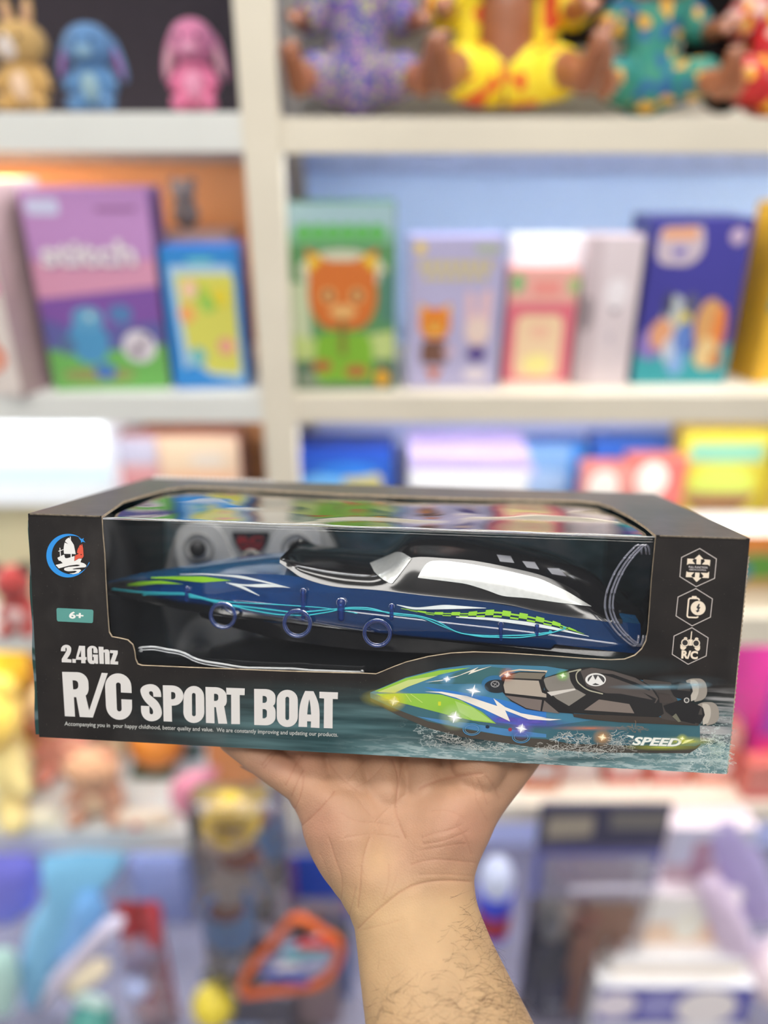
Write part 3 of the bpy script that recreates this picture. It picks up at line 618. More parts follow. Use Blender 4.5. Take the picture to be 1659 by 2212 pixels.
# screw cap, cockpit
A.poly(a_(disc(1200, 320, 122, 78)), S(50, 108, 150)); A.poly(a_(disc(1215, 340, 110, 60)), S(36, 40, 44)); A.poly(a_(disc(1200, 320, 40, 30)), S(150, 150, 150)); A.poly(a_(disc(1200, 320, 30, 22)), S(40, 40, 44)); A.stroke(a_([(1180, 310), (1222, 334)]), 1, S(160, 160, 160)); A.stroke(a_([(1215, 305), (1188, 336)]), 1, S(160, 160, 160))
A.stroke(ff(mixp(('a', [(1240, 250), (1290, 210, 30), (1420, 192), (1659, 205)]), ('b', [(80, 240)]))), 3.0, S(214, 196, 170))
A.poly(ff(mixp(('a', [(1255, 262), (1310, 232), (1430, 208), (1659, 215)]), ('b', [(100, 215), (90, 330), (250, 440), (330, 520), (200, 510), (60, 498)]), ('a', [(1659, 572), (1480, 545), (1340, 470), (1270, 395)]))), S(30, 28, 28))
A.poly(ff(mixp(('a', [(1262, 258), (1420, 215), (1659, 222)]), ('b', [(75, 228), (70, 246)]), ('a', [(1640, 278), (1340, 265)]))), S(120, 112, 98))
A.poly(ff(mixp(('a', [(1290, 275), (1590, 290), (1620, 395), (1659, 410), (1659, 440), (1290, 400), (1275, 330)]))), S(172, 160, 146))
A.poly(ff(mixp(('a', [(1285, 420), (1620, 462), (1605, 560), (1480, 535), (1350, 465)]))), S(118, 106, 100)); A.poly(ff(mixp(('a', [(1640, 466), (1659, 470)]), ('b', [(95, 415), (220, 520), (60, 498)]), ('a', [(1620, 562)]))), S(110, 100, 94))
# rear deck, canopy
A.poly(ff(b_([(320, 520), (1000, 545), (1330, 600), (1320, 615), (700, 588), (420, 562), (330, 545)])), S(62, 54, 48))
A.poly(ff(b_([(880, 245), (1100, 270), (1120, 330), (1180, 480), (1330, 590), (1300, 610), (1030, 560), (960, 400), (880, 320)])), S(70, 64, 60))
A.poly(ff(b_([(75, 240), (290, 170), (440, 148, 40), (620, 170), (800, 220), (930, 290), (985, 350), (1030, 440), (1045, 520), (1000, 548), (700, 535), (320, 515), (215, 430), (105, 360)])), S(34, 32, 31))
A.poly(ff(b_([(85, 240, 20), (290, 185), (300, 260, 30), (340, 320), (425, 368), (290, 458), (190, 400), (110, 320, 20)])), S(132, 126, 118))
A.poly(ff(b_([(115, 348), (335, 318), (345, 330), (150, 378)])), S(206, 200, 192))
A.stroke(ff(b_([(290, 188), (400, 162, 30), (345, 190, 30), (350, 262, 30), (430, 330, 40), (560, 362)])), 2.4, S(176, 172, 150))
A.poly(ff(b_([(380, 178), (470, 152), (640, 180), (820, 235), (940, 310), (1000, 400), (980, 435), (800, 410), (560, 350), (430, 300)])), S(82, 74, 70))
A.poly(ff(b_([(520, 195), (640, 205), (820, 270), (940, 325), (930, 335), (800, 290), (640, 232)])), S(28, 26, 26))
A.poly(ff(b_([(880, 350), (985, 400), (975, 425), (960, 440), (620, 380), (560, 355), (700, 360), (960, 410)])), S(34, 32, 32))
A.poly(ff(b_([(410, 490), (530, 405), (770, 442), (810, 516)])), S(124, 112, 104))
A.poly(b_(disc(502, 248, 82, 52)), S(226, 224, 220)); A.poly(b_(disc(506, 250, 68, 42)), S(70, 68, 68))
A.poly(ff(b_([(440, 270), (480, 210), (500, 250), (520, 215), (570, 280), (540, 290), (500, 275), (470, 288)])), S(226, 224, 220))
# motors
for dx, dy in ((0, 0), (95, 188)):
    A.poly(ff(b_([(1220 + dx, 255 + dy), (1260 + dx, 238 + dy, 20), (1360 + dx, 238 + dy, 40), (1396 + dx, 320 + dy, 50), (1375 + dx, 405 + dy, 40), (1290 + dx, 425 + dy)])), S(150, 142, 132))
    A.poly(ff(b_([(1255 + dx, 250 + dy), (1310 + dx, 250 + dy, 30), (1330 + dx, 330 + dy, 40), (1300 + dx, 405 + dy), (1260 + dx, 420 + dy)])), S(186, 178, 166))
    A.poly(ff(b_([(1085 + dx, 300 + dy), (1160 + dx, 268 + dy, 20), (1260 + dx, 275 + dy, 20), (1275 + dx, 340 + dy), (1240 + dx, 410 + dy), (1130 + dx, 390 + dy, 30)])), S(32, 30, 30))
    A.poly(ff(b_([(1150 + dx, 330 + dy), (1170 + dx, 275 + dy), (1250 + dx, 282 + dy), (1255 + dx, 340 + dy)])), S(70, 64, 60))
A.poly(ff(b_([(1000, 355), (1085, 365), (1145, 440), (1010, 432)])), S(66, 58, 54)); A.poly(ff(b_([(1040, 455), (1200, 400), (1340, 460), (1290, 600), (1160, 570), (1060, 500)])), S(30, 28, 28))
A.poly(b_(disc(1225, 411, 22)), S(190, 186, 180)); A.poly(b_(disc(1225, 411, 14)), S(60, 58, 58))
A.poly(ff(b_([(1110, 540), (1140, 515), (1180, 580), (1160, 585)])), S(110, 108, 92))
# portholes, water marks
for (k, cx, cy) in (('a', 992, 722), ('a', 1432, 790)):
    A.stroke(a_(disc(cx, cy, 78, 52)), 2.2, S(70, 130, 172), True); A.stroke(a_(disc(cx, cy, 62, 40)), 1.0, S(110, 160, 190), True)
A.stroke(b_(disc(270, 740, 66, 42, a0=math.pi, a1=2 * math.pi)), 2.0, S(74, 136, 166)); A.poly(a_(disc(1132, 700, 18, 14)), S(30, 40, 60))
rnd = random.Random(3)
def splash(k, x0, x1, y, amp, n, col=S(206, 206, 198)):
    for i in range(n):
        x = rnd.uniform(x0, x1); yy = y(x) + rnd.gauss(0, amp); pts = []
        an = rnd.uniform(-.5, .5)
        for j in range(6): pts.append((x, yy)); x += rnd.uniform(6, 22) * math.cos(an); yy += rnd.uniform(6, 16) * math.sin(an); an += rnd.uniform(-1.2, 1.2)
        A.stroke((a_ if k == 'a' else b_)(pts), rnd.uniform(.3, 1.0), col, alpha=rnd.uniform(.4, .9))
splash('a', 660, 1000, lambda x: 790 + (x - 660) * .2, 16, 60); splash('a', 900, 1650, lambda x: 870 + (x - 900) * .05, 14, 90); splash('b', 0, 700, lambda x: 775 + 10 * math.sin(x / 60), 22, 150); splash('b', 120, 420, lambda x: 700 - 30 * math.sin((x - 120) / 300 * math.pi), 14, 60)
splash('b', 560, 760, lambda x: 690 + (x - 560) * .2, 30, 50); splash('b', 600, 850, lambda x: 600, 10, 25, S(150, 120, 96)); splash('b', 800, 1500, lambda x: 860 + (x - 800) * .03, 12, 60, S(170, 190, 186)); splash('b', 1330, 1520, lambda x: 800 + (x - 1330) * .1, 45, 90, S(196, 212, 204)); splash('b', 1340, 1440, lambda x: 720, 40, 35, S(190, 206, 190))
# speed lettering
A.fan(*b_([(1010, 735)])[0], 90, 8, S(190, 200, 70), .8); A.fan(*b_([(1180, 690)])[0], 70, 12, S(214, 214, 60), .8)
p = b_([(765, 715), (1150, 728), (715, 640), (780, 648), (770, 668), (1250, 672), (1190, 700), (1150, 712), (1180, 680)])
A.text('SPEED', p[0], p[1], 17, S(92, 130, 130), .07, shear=.3); A.text('SPEED', p[0], p[1], 16.5, S(232, 232, 222), .035, shear=.3)
A.poly(p[2:5], S(226, 230, 222)); A.poly(p[5:9], S(236, 236, 160))
# sparkles
def spark(k, x, y, r, col, core=S(255, 255, 255), n=4, rr=1.0):
    cx, cy = (a_ if k == 'a' else b_)([(x, y)])[0]; A.fan(cx, cy, r * 3.2, r * 2.8 * rr, col, .9); A.fan(cx, cy, r * 1.1, r * 1.1 * rr, core, 1, mid=.7)
    A.poly([(cx + (r * (1.5 if i % 2 == 0 else .32)) * math.cos(i * math.pi / n + .2), cy + (r * (1.25 if i % 2 == 0 else .32)) * math.sin(i * math.pi / n + .2)) for i in range(2 * n)], core)
spark('a', 300, 420, 9, S(240, 220, 40), S(255, 250, 220)); A.fan(*a_([(240, 395)])[0], 60, 22, S(226, 216, 60), .7); spark('a', 768, 228, 6, S(120, 180, 230)); spark('a', 1000, 330, 11, S(150, 190, 220), rr=.6); spark('a', 835, 562, 11, S(200, 220, 170))
spark('a', 1297, 188, 6, S(226, 110, 60), S(255, 235, 225)); spark('a', 1422, 662, 9, S(130, 96, 210)); spark('b', 222, 174, 5, S(140, 220, 70), S(240, 255, 220)); spark('b', 532, 657, 7, S(236, 160, 50), S(255, 240, 200)); spark('b', 1155, 665, 4, S(226, 230, 60), S(250, 250, 190))
A.poly(a_(disc(1322, 670, 17)), S(150, 50, 70)); A.poly(a_(rect(690, 425, 715, 460)), S(200, 206, 40)); A.fan(*b_([(430, 585)])[0], 85, 6, S(214, 120, 70), .7); A.fan(*b_([(960, 262)])[0], 110, 7, S(130, 180, 200), .7); A.fan(*b_([(1250, 245)])[0], 40, 9, S(150, 190, 206), .7)
A.build('boat_picture', pkg, label='printed picture of the speeding boat')
# ================================================================== THE BOAT (inside the package)
YC = .060
M_hull = clear_plastic('blue_clear_plastic', (.12, .5, .9), 1.4, .05, 1.5, body=.36, bodycol=S(10, 80, 152))
M_hullb = clear_plastic('blue_clear_thick', (.2, .45, .85), 1.1, .05, 1.5, body=.30, bodycol=S(20, 70, 160))
M_deck = clear_plastic('blue_clear_deck', (.2, .55, .9), .7, .12, 1.4, body=.62, bodycol=S(30, 128, 196))
boat = thing('toy_boat', 'blue see-through toy speedboat with a black cabin inside the window box', 'toy boat', mat4=box_world((0.02, YC, -.0168)))
OB = Vector((0.02, YC, -.0168))
def LO(v): return Vector(v) - OB
hull_tab = [  # px, y near, gunwale py, chine py, bottom py
 (232, .0585, 1260, 1266, 1276), (262, .055, 1254, 1268, 1287), (300, .050, 1251, 1274, 1298), (350, .045, 1247, 1280, 1309), (400, .040, 1243, 1285, 1319), (500, .030, 1240, 1296, 1332), (620, .021, 1243, 1309, 1346),
 (720, .016, 1263, 1320, 1358), (830, .0135, 1273, 1332, 1371), (990, .012, 1291, 1350, 1387), (1140, .012, 1315, 1367, 1402), (1320, .012, 1341, 1391, 1421), (1384, .013, 1348, 1398, 1427)]
ridge_tab = [(228, 1257), (262, 1249), (300, 1240), (400, 1225), (517, 1209), (606, 1203), (800, 1212), (1384, 1300)]
rx = sorted([(bp(px, py, YC).x, bp(px, py, YC).z) for px, py in ridge_tab])
secs = []; NS = 90
for i in range(NS + 1):
    px = lerp(232, 1384, i / NS); yn, g, c, bt = interp(hull_tab, px)
    G_ = bp(px, g, yn + .004 * min((YC - yn) / .04, 1)); C_ = bp(px, c, yn); B_ = bp(px, bt, yn + .003 * min((YC - yn) / .04, 1))
    x = C_.x; zr = interp(rx, x)[0]
    k = YC - yn
    near = [(YC, B_.z - .004 * k / .04), (yn + k * .35, B_.z - .001), (B_.y, B_.z), (yn, lerp(B_.z, C_.z, .55)), (yn, C_.z), (yn + .0006, C_.z + .001), (lerp(yn, G_.y, .6), lerp(C_.z, G_.z, .6)), (G_.y, G_.z), (lerp(G_.y, YC, .3), lerp(G_.z, zr, .5)), (lerp(G_.y, YC, .65), lerp(G_.z, zr, .88)), (YC, zr)]
    far = [(2 * YC - y, z) for y, z in near[1:-1]][::-1]
    secs.append((x, near + far))
v = []; f = []; K = len(secs[0][1])
for x, sec in secs:
    for y, z in sec: v.append(LO((x, y, z)))
for i in range(NS):
    for j in range(K): f.append([i * K + j, i * K + (j + 1) % K, (i + 1) * K + (j + 1) % K, (i + 1) * K + j])
f.append(list(range(K))[::-1]); f.append([NS * K + j for j in range(K)])
mi_ = [1 if (j in (7, 8, 9, 10, 11, 12)) else 0 for i in range(NS) for j in range(K)] + [0, 0]
hull = tag(mk('hull', v, f, None, boat, smooth=True, angle=28, mats=[M_hull, M_deck], midx=mi_), 'clear blue hull')
bvh_h = BVHTree.FromPolygons([l2w(Vector(q_) + OB) for q_ in v], f)
# black lower hull
v = []; f = []
tab2 = [(430, .036, 1326, 1334), (500, .030, 1334, 1356), (620, .022, 1348, 1384), (800, .015, 1369, 1405), (1000, .0135, 1390, 1414), (1200, .0135, 1411, 1428), (1330, .0135, 1423, 1436)]
n = 50
for i in range(n + 1):
    px = lerp(430, 1330, i / n); yn, a, c = interp(tab2, px); p = bp(px, a, yn + .001); q_ = bp(px, c, yn + .006)
    for y, z in ((p.y, p.z), (q_.y, q_.z), (YC, q_.z - .003), (2 * YC - q_.y, q_.z), (2 * YC - p.y, p.z)): v.append(LO((p.x, y, z)))
for i in range(n):
    for j in range(4): f.append([i * 5 + j, i * 5 + j + 1, (i + 1) * 5 + j + 1, (i + 1) * 5 + j])
f += [[4, 3, 2, 1, 0], [n * 5 + j for j in range(5)]]
mk('lower_hull', v, f, M_black, boat, smooth=True, angle=35)
# cabin
cab_tab = [(604, 1212, 1210, 1206, .10), (625, 1226, 1216, 1205, .3), (650, 1243, 1224, 1206, .5), (714, 1262, 1236, 1208, .7), (790, 1269, 1242, 1213, .8), (815, 1271, 1240, 1209, .8), (835, 1273, 1232, 1197, .8), (852, 1275, 1222, 1184, .82), (868, 1277, 1212, 1173, .85), (886, 1279, 1205, 1167, .9),
           (910, 1282, 1203, 1164, 1), (960, 1287, 1206, 1166, 1), (1020, 1293, 1211, 1173, 1), (1100, 1303, 1226, 1187, 1), (1170, 1319, 1243, 1202, 1), (1230, 1329, 1268, 1219, .9), (1280, 1335, 1300, 1241, .8), (1316, 1340, 1322, 1264, .7), (1345, 1344, 1334, 1296, .6)]
v = []; f = []; n = 120; csec = []
for i in range(n + 1):
    px = lerp(604, 1345, i / n); bz, sz, rz, k = interp(cab_tab, px); yn = interp(hull_tab, px)[0]
    B0 = bp(px, bz, yn + .0035); B1 = bp(px, bz - 6, yn + .0045); S0 = bp(px, sz, yn + .0045 + .007 * k); S1 = bp(px, sz - 5, yn + .006 + .009 * k)
    ye = yn + .009 + .021 * k; R0 = bp(px, rz + 4, ye); x = B0.x
    zR = R0.z + .0015 * k
    near = [(B0.y, B0.z - .001), (B1.y, B1.z), (lerp(B1.y, S0.y, .5) - .001, lerp(B1.z, S0.z, .5)), (S0.y, S0.z), (S1.y, S1.z), (lerp(S1.y, R0.y, .5), lerp(S1.z, R0.z, .6)), (R0.y, R0.z), (lerp(R0.y, YC, .5), zR), (YC, zR + .0005)]
    sec = near + [(2 * YC - y, z) for y, z in near[:-1]][::-1]
    for y, z in sec: v.append(LO((x, y, z)))
K = len(sec)
for i in range(n):
    for j in range(K): f.append([i * K + j, i * K + (j + 1) % K, (i + 1) * K + (j + 1) % K, (i + 1) * K + j])
f.append(list(range(K))[::-1]); f.append([n * K + j for j in range(K)])
cabin = tag(mk('cabin', v, f, M_black, boat, smooth=True, angle=40), 'glossy black cabin and foredeck')
bvh_c = BVHTree.FromPolygons([l2w(Vector(q_) + OB) for q_ in v], f)
def pline(pts, t):
    L = [0]
    for a, c in zip(pts, pts[1:]): L.append(L[-1] + math.hypot(c[0] - a[0], c[1] - a[1]))
    s = t * L[-1]
    for i in range(len(pts) - 1):
        if s <= L[i + 1] + 1e-9:
            u = (s - L[i]) / max(L[i + 1] - L[i], 1e-9); return (lerp(pts[i][0], pts[i + 1][0], u), lerp(pts[i][1], pts[i + 1][1], u))
    return pts[-1]
def strip(name, up, lo, bvhs, mat, nu=60, nv=6, off=.0009, parent=None, chk=None, label=None, fall=.02):
    up = fillet([(p[0], p[1], 12) if 0 < i < len(up) - 1 else p for i, p in enumerate(up)], 4); lo = fillet([(p[0], p[1], 12) if 0 < i < len(lo) - 1 else p for i, p in enumerate(lo)], 4)
    v = []; f = []; mi = []; last = .47
    for i in range(nu + 1):
        a = pline(up, i / nu); c = pline(lo, i / nu)
        for j in range(nv + 1):
            px, py = lerp(a[0], c[0], j / nv), lerp(a[1], c[1], j / nv); d = ray(px, py); dn = d.normalized(); h = None
            for bv in bvhs:
                r_ = bv.ray_cast(CAM, dn)
                if r_[0] is not None and (h is None or (r_[0] - CAM).length < (h - CAM).length): h = r_[0]
            if h is None: h = CAM + dn * last
            last = (h - CAM).length
            v.append(LO(w2l(h - dn * off)))
    for i in range(nu):
        for j in range(nv):
            if chk and not chk(i, j, nu, nv): continue
            f.append([i * (nv + 1) + j, (i + 1) * (nv + 1) + j, (i + 1) * (nv + 1) + j + 1, i * (nv + 1) + j + 1])
    o = mk(name, v, f, mat, parent or boat, smooth=True)
    if label: o['label'] = label
    return o
M_silver = pm('brushed_silver', S(226, 228, 226), .32, metal=.75, var=.05, scale=300)
M_decalw = pm('white_decal', S(232, 240, 240), .35); M_decalg = pm('lime_decal', S(150, 214, 44), .35); M_smoke = pm('smoke_grey', S(120, 120, 128), .3)
strip('side_window', [(903, 1246), (914, 1226), (926, 1212), (960, 1211), (1020, 1219), (1100, 1234), (1167, 1250), (1225, 1277), (1277, 1309)], [(903, 1248), (960, 1255), (1007, 1261), (1049, 1274), (1085, 1288), (1140, 1292), (1201, 1301), (1268, 1309), (1278, 1310)], [bvh_c], M_silver, 60, 8, label='silver side window')
strip('windshield', [(799, 1216), (830, 1203), (862, 1189), (890, 1206)], [(808, 1234), (822, 1249), (846, 1262), (848, 1260)], [bvh_c], M_silver, 30, 8, label='silver windshield')
for i, (a, c) in enumerate((((1073, 1198, 1103, 1201), (1080, 1213, 1111, 1216)), ((1128, 1212, 1155, 1214), (1138, 1226, 1165, 1230)), ((1182, 1227, 1208, 1228), (1192, 1240, 1224, 1245)))):
    strip('roof_vent', [(a[0], a[1]), (a[2], a[3])], [(c[0], c[1]), (c[2], c[3])], [bvh_c], M_smoke, 6, 4, .0004)
# hull stickers
HB = [bvh_h]
strip('sticker', [(273, 1263), (300, 1256), (350, 1254), (396, 1262)], [(275, 1265), (290, 1266), (340, 1261), (396, 1262)], HB, M_decalg, 30, 2, label='lime stripe')
strip('sticker', [(326, 1247), (380, 1245), (440, 1245), (500, 1254)], [(326, 1249), (370, 1251), (430, 1258), (440, 1258)], HB, M_decalg, 30, 2, label='lime stripe')
strip('sticker', [(388, 1240), (440, 1239), (520, 1243), (580, 1257), (628, 1270)], [(388, 1241), (440, 1241), (500, 1246), (560, 1256), (586, 1262)], HB, M_decalw, 40, 2, label='white lightning stripe')
strip('sticker', [(488, 1258), (530, 1263), (580, 1261), (628, 1270)], [(488, 1259), (520, 1265), (560, 1269), (600, 1268)], HB, M_decalw, 24, 2, label='white lightning stripe')
strip('sticker', [(494, 1260), (522, 1264), (560, 1286)], [(494, 1261), (515, 1268), (560, 1287)], HB, M_decalw, 16, 2, label='white lightning stripe')
strip('sticker', [(857, 1306), (900, 1313), (960, 1306), (1050, 1313)], [(857, 1307), (890, 1317), (960, 1316), (1050, 1314)], HB, M_decalw, 40, 3, label='white wave stripe')
strip('sticker', [(866, 1314), (930, 1322), (1010, 1322), (1070, 1316), (1140, 1326), (1200, 1342), (1262, 1369)], [(866, 1315), (930, 1329), (1010, 1333), (1080, 1333), (1140, 1342), (1200, 1354), (1262, 1370)], HB, M_decalg, 44, 4, chk=lambda i, j, nu, nv: (i // 2 + j) % 2 == 0 or j in (1, 2) and (i // 2) % 2 == 0, label='lime checkered stripe')
strip('sticker', [(985, 1332), (1060, 1334), (1140, 1343), (1200, 1355), (1272, 1374)], [(985, 1334), (1060, 1340), (1140, 1351), (1200, 1361), (1272, 1375)], HB, M_decalw, 44, 3, label='white lower stripe')
# portholes
for (cx, cy, rp, yy) in ((481, 1330, 30, .0265), (642, 1347, 32, .0155), (815, 1368, 32, .0105)):
    c = bp(cx, cy, yy); r_ = (bp(cx + rp, cy, yy) - bp(cx, cy, yy)).x
    mb = MB(); mb.torus(LO(c), r_ * .93, .0008, 'y'); mb.torus(LO(c + Vector((0, .0005, 0))), r_ * .80, .0006, 'y')
    mb.build('porthole', M_hullb, boat, smooth=True)
# wires and screw posts seen through the hull
M_wire = pm('turquoise_wire', S(60, 200, 215), .4); M_post = pm('blue_post', S(20, 92, 200), .25)
def wire(pts, dy, rad=.0004):
    P_ = fillet([(p[0], p[1], 14) for p in pts], 4); mb = MB()
    mb.tube([LO(bp(px, py, interp(hull_tab, px)[0] - .0007 + dy)) for px, py in P_], rad, 6); mb.build('wire', M_wire, boat, smooth=True)
wire([(233, 1272), (300, 1280), (400, 1281), (470, 1300), (540, 1318), (600, 1328), (660, 1330), (712, 1322), (740, 1315), (790, 1316), (845, 1324), (905, 1330), (945, 1342), (985, 1366), (1040, 1376), (1120, 1378), (1180, 1370), (1230, 1356)], 0)
wire([(300, 1284), (400, 1284), (480, 1305), (560, 1314), (640, 1324), (700, 1318), (760, 1312), (800, 1313), (850, 1328), (910, 1333), (960, 1355), (1000, 1370), (1060, 1374), (1140, 1372), (1200, 1364)], 0.0002)
wire([(400, 1289), (500, 1301), (600, 1306), (700, 1313), (780, 1326)], 0.0001, .0003)
for (px, ya, yb, rr) in ((404, 1272, 1296, .0016), (655, 1277, 1334, .0016), (737, 1302, 1335, .0026), (846, 1310, 1336, .0015), (1082, 1348, 1380, .0013), (1160, 1352, 1372, .0012)):
    yy = interp(hull_tab, px)[0] - .0004; mb = MB(); a = LO(bp(px, ya, yy)); c = LO(bp(px, yb, yy)); mb.cap(a, rr, c, rr * .8, n=12); mb.torus(a, rr * .8, rr * .35, 'y', n=16, k=6); mb.build('screw_post', M_hullb, boat, smooth=True)
# stern motor block and jet rings
mb = MB()
for dy in (-.018, .018):
    c = Vector((bp(1370, 1330, .03).x, YC + dy, bp(1370, 1310, YC).z - .003)); mb.cap(LO(c - Vector((.02, 0, 0))), .008, LO(c), .009, n=20)
mb.box(*[q_ for p in zip(LO((bp(1330, 1300, YC).x - .02, YC - .03, 0)), LO((bp(1330, 1300, YC).x + .006, YC + .03, 0))) for q_ in p][:4], LO(bp(1340, 1345, YC)).z - .004, LO(bp(1340, 1290, YC)).z, bev=.001)
mb.build('motor', M_black, boat, smooth=True, angle=40)
# ================================================================== REMOTE CONTROL
YR = .135
remo = thing('remote_control', 'grey and white two-stick remote control packed behind the blue boat', 'remote control', mat4=box_world((bp(540, 1240, YR).x, YR, -.0168)))
ORm = Vector((bp(540, 1240, YR).x, YR, -.0168))
def XR_(px, py, y=YR): p = bp(px, py, y); return (p.x - ORm.x, p.z - ORm.z)
out = fillet([(342, 1290, 20), (350, 1235, 30), (368, 1165, 40), (405, 1122, 30), (470, 1104, 30), (545, 1108, 30), (620, 1104, 30), (690, 1122, 30), (722, 1168, 40), (736, 1235, 30), (742, 1300, 20), (640, 1318, 20), (545, 1300, 20), (440, 1318, 20)], 5)
body = [XR_(*p) for p in out]; cxm = sum(p[0] for p in body) / len(body); czm = sum(p[1] for p in body) / len(body)
mb = MB()
rings = [(0.90, 0.0), (.97, .002), (1, .006), (1, .02), (.95, .026)]
n = len(body); b0 = []
for k, y in rings:
    for p in body: mb.v.append(Vector((cxm + (p[0] - cxm) * k, y - .002, czm + (p[1] - czm) * k)))
for j in range(len(rings) - 1):
    for i in range(n): mb.f.append([j * n + i, j * n + (i + 1) % n, (j + 1) * n + (i + 1) % n, (j + 1) * n + i]); mb.m.append(0)
mb.f += [list(range(n))[::-1], [(len(rings) - 1) * n + i for i in range(n)]]; mb.m += [0, 0]
mb.build('body', pm('warm_grey_plastic', S(196, 198, 198), .35), remo, smooth=True, angle=50)
M_rw = pm('remote_white', S(248, 248, 246), .3); M_stick = pm('stick_rubber', S(52, 52, 54), .45)
for cx, sx in ((436, 1), (645, -1)):
    pts = [XR_(*p) for p in fillet([(cx - 52 * sx, 1178, 40), (cx - 48 * sx, 1132, 36), (cx + 10 * sx, 1120, 36), (cx + 48 * sx, 1140, 30), (cx + 66 * sx, 1190, 10), (cx + 92 * sx, 1235, 20), (cx + 60 * sx, 1270, 20), (cx - 10 * sx, 1262, 30), (cx - 44 * sx, 1225, 30)], 5)]
    mb = MB(); mb.prism(pts[::sx], -.0065, -.002); pad = mb.build('stick_pad', M_rw, remo, angle=30)
    x, z = XR_(cx, 1180); mb = MB(); mb.torus((x, -.0068, z), .0105, .0012, 'y'); mb.build('rim', pm('rim_grey', S(190, 190, 188), .3), pad, smooth=True)
    mb = MB(); mb.sph((x, -.010, z), (.0062, .006, .0062)); mb.build('joystick', M_stick, remo, smooth=True)
mb = MB(); mb.prism([XR_(*p) for p in fillet([(502, 1148, 6), (586, 1148, 6), (576, 1176, 6), (562, 1193, 6), (528, 1193, 6), (514, 1176, 6)], 3)], -.004, -.002); bd = mb.build('badge', pm('badge_black', S(40, 36, 38), .3), remo)
A = Art(lambda u, v2, off: Vector((XR_(u, v2)[0], -.0041 - off, XR_(u, v2)[1]))); A.text('RC', (516, 1173), (572, 1173), 16, S(190, 40, 40), .05); A.poly(rect(520, 1178, 568, 1184), S(180, 44, 44)); A.build('badge_lettering', bd)
x, z = XR_(545, 1204); mb = MB(); mb.torus((x, -.003, z), .0052, .0022, 'y'); mb.sph((x, -.003, z), (.002, .002, .002)); mb.build('power_button', pm('button_ivory', S(206, 200, 188), .35), remo, smooth=True)
# ================================================================== THE HAND AND FOREARM
def skin():
    m, t, N, L, P, O = nt('skin')
    a = N.new('ShaderNodeAttribute'); a.attribute_name = 'Col'
    tc = N.new('ShaderNodeTexCoord'); ns = N.new('ShaderNodeTexNoise'); ns.inputs['Scale'].default_value = 45; ns.inputs['Detail'].default_value = 6; L.new(tc.outputs['Object'], ns.inputs['Vector'])
    mp = N.new('ShaderNodeMapRange'); mp.inputs[1].default_value = .3; mp.inputs[2].default_value = .7; mp.inputs[3].default_value = .9; mp.inputs[4].default_value = 1.06; L.new(ns.outputs['Fac'], mp.inputs[0])
    mx = N.new('ShaderNodeMix'); mx.data_type = 'RGBA'; mx.blend_type = 'MULTIPLY'; mx.inputs[0].default_value = 1; L.new(a.outputs['Color'], mx.inputs[6]); L.new(mp.outputs[0], mx.inputs[7])
    L.new(mx.outputs[2], P.inputs['Base Color']); P.inputs['Roughness'].default_value = .5; P.inputs['Specular IOR Level'].default_value = .35
    P.inputs['Subsurface Weight'].default_value = .12; P.inputs['Subsurface Radius'].default_value = (1, .35, .2); P.inputs['Subsurface Scale'].default_value = .004
    v1 = N.new('ShaderNodeTexVoronoi'); v1.inputs['Scale'].default_value = 900; L.new(tc.outputs['Object'], v1.inputs['Vector']); n2 = N.new('ShaderNodeTexNoise'); n2.inputs['Scale'].default_value = 260; n2.inputs['Detail'].default_value = 5; L.new(tc.outputs['Object'], n2.inputs['Vector'])
    ad = N.new('ShaderNodeMath'); ad.operation = 'ADD'; L.new(v1.outputs['Distance'], ad.inputs[0]); L.new(n2.outputs['Fac'], ad.inputs[1])
    b = N.new('ShaderNodeBump'); b.inputs['Strength'].default_value = .25; b.inputs['Distance'].default_value = .0006; L.new(ad.outputs[0], b.inputs['Height']); L.new(b.outputs[0], P.inputs['Normal'])
    return m
M_skin = skin()
# silhouette rows: image y, left x, right x, depth of the centre, half thickness
arm_tab = [(1655, 512, 1150, .478, .013), (1680, 562, 1140, .474, .017), (1700, 590, 1128, .470, .0185), (1722, 618, 1112, .466, .020), (1750, 638, 1092, .463, .021), (1780, 649, 1073, .460, .0215), (1812, 657, 1059, .457, .022), (1850, 672, 1041, .454, .022), (1890, 694, 1027, .450, .0215), (1920, 716, 1026, .447, .021),
           (1950, 738, 1031, .444, .0205), (1975, 752, 1039, .441, .0205), (2000, 763, 1049, .438, .021), (2040, 770, 1066, .433, .0215), (2090, 775, 1091, .428, .0225), (2150, 782, 1122, .422, .024), (2212, 789, 1154, .416, .026), (2300, 798, 1196, .407, .028), (2420, 808, 1240, .396, .030), (2560, 818, 1285, .384, .032)]
handmb = MB(); NA = 56; rows = []
ys = [1655 + i * 6 for i in range(100)] + [2255 + i * 20 for i in range(16)]
for y in ys:
    l, r_, d, th = interp(arm_tab, y); row = []
    palm = max(0, min(1, (1930 - y) / 120)); up_ = max(0, min(1, (1760 - y) / 90))
    for i in range(NA):
        a = 2 * math.pi * i / NA; u = math.cos(a); s_ = math.sin(a)
        e = .86; uu = math.copysign(abs(u) ** e, u); ss = math.copysign(abs(s_) ** e, s_)
        px = lerp(l, r_, (uu + 1) / 2); dd = ss * th
        if s_ > 0:     # side facing the viewer
            g = lambda c, wd: math.exp(-((uu - c) / wd) ** 2)
            bulge = palm * (.0060 * g(.55, .33) + .0045 * g(-.62, .32) - .0070 * g(-.02, .30)) - up_ * .006 * g(-.1, .5)
            bulge += .0012 * g(-.1, .12) * max(0, 1 - abs(y - 2010) / 90)      # tendon
            dd += bulge
        row.append(wD(px, y, d - dd))
    rows.append(row)
n = len(rows)
for row in rows: handmb.v += row
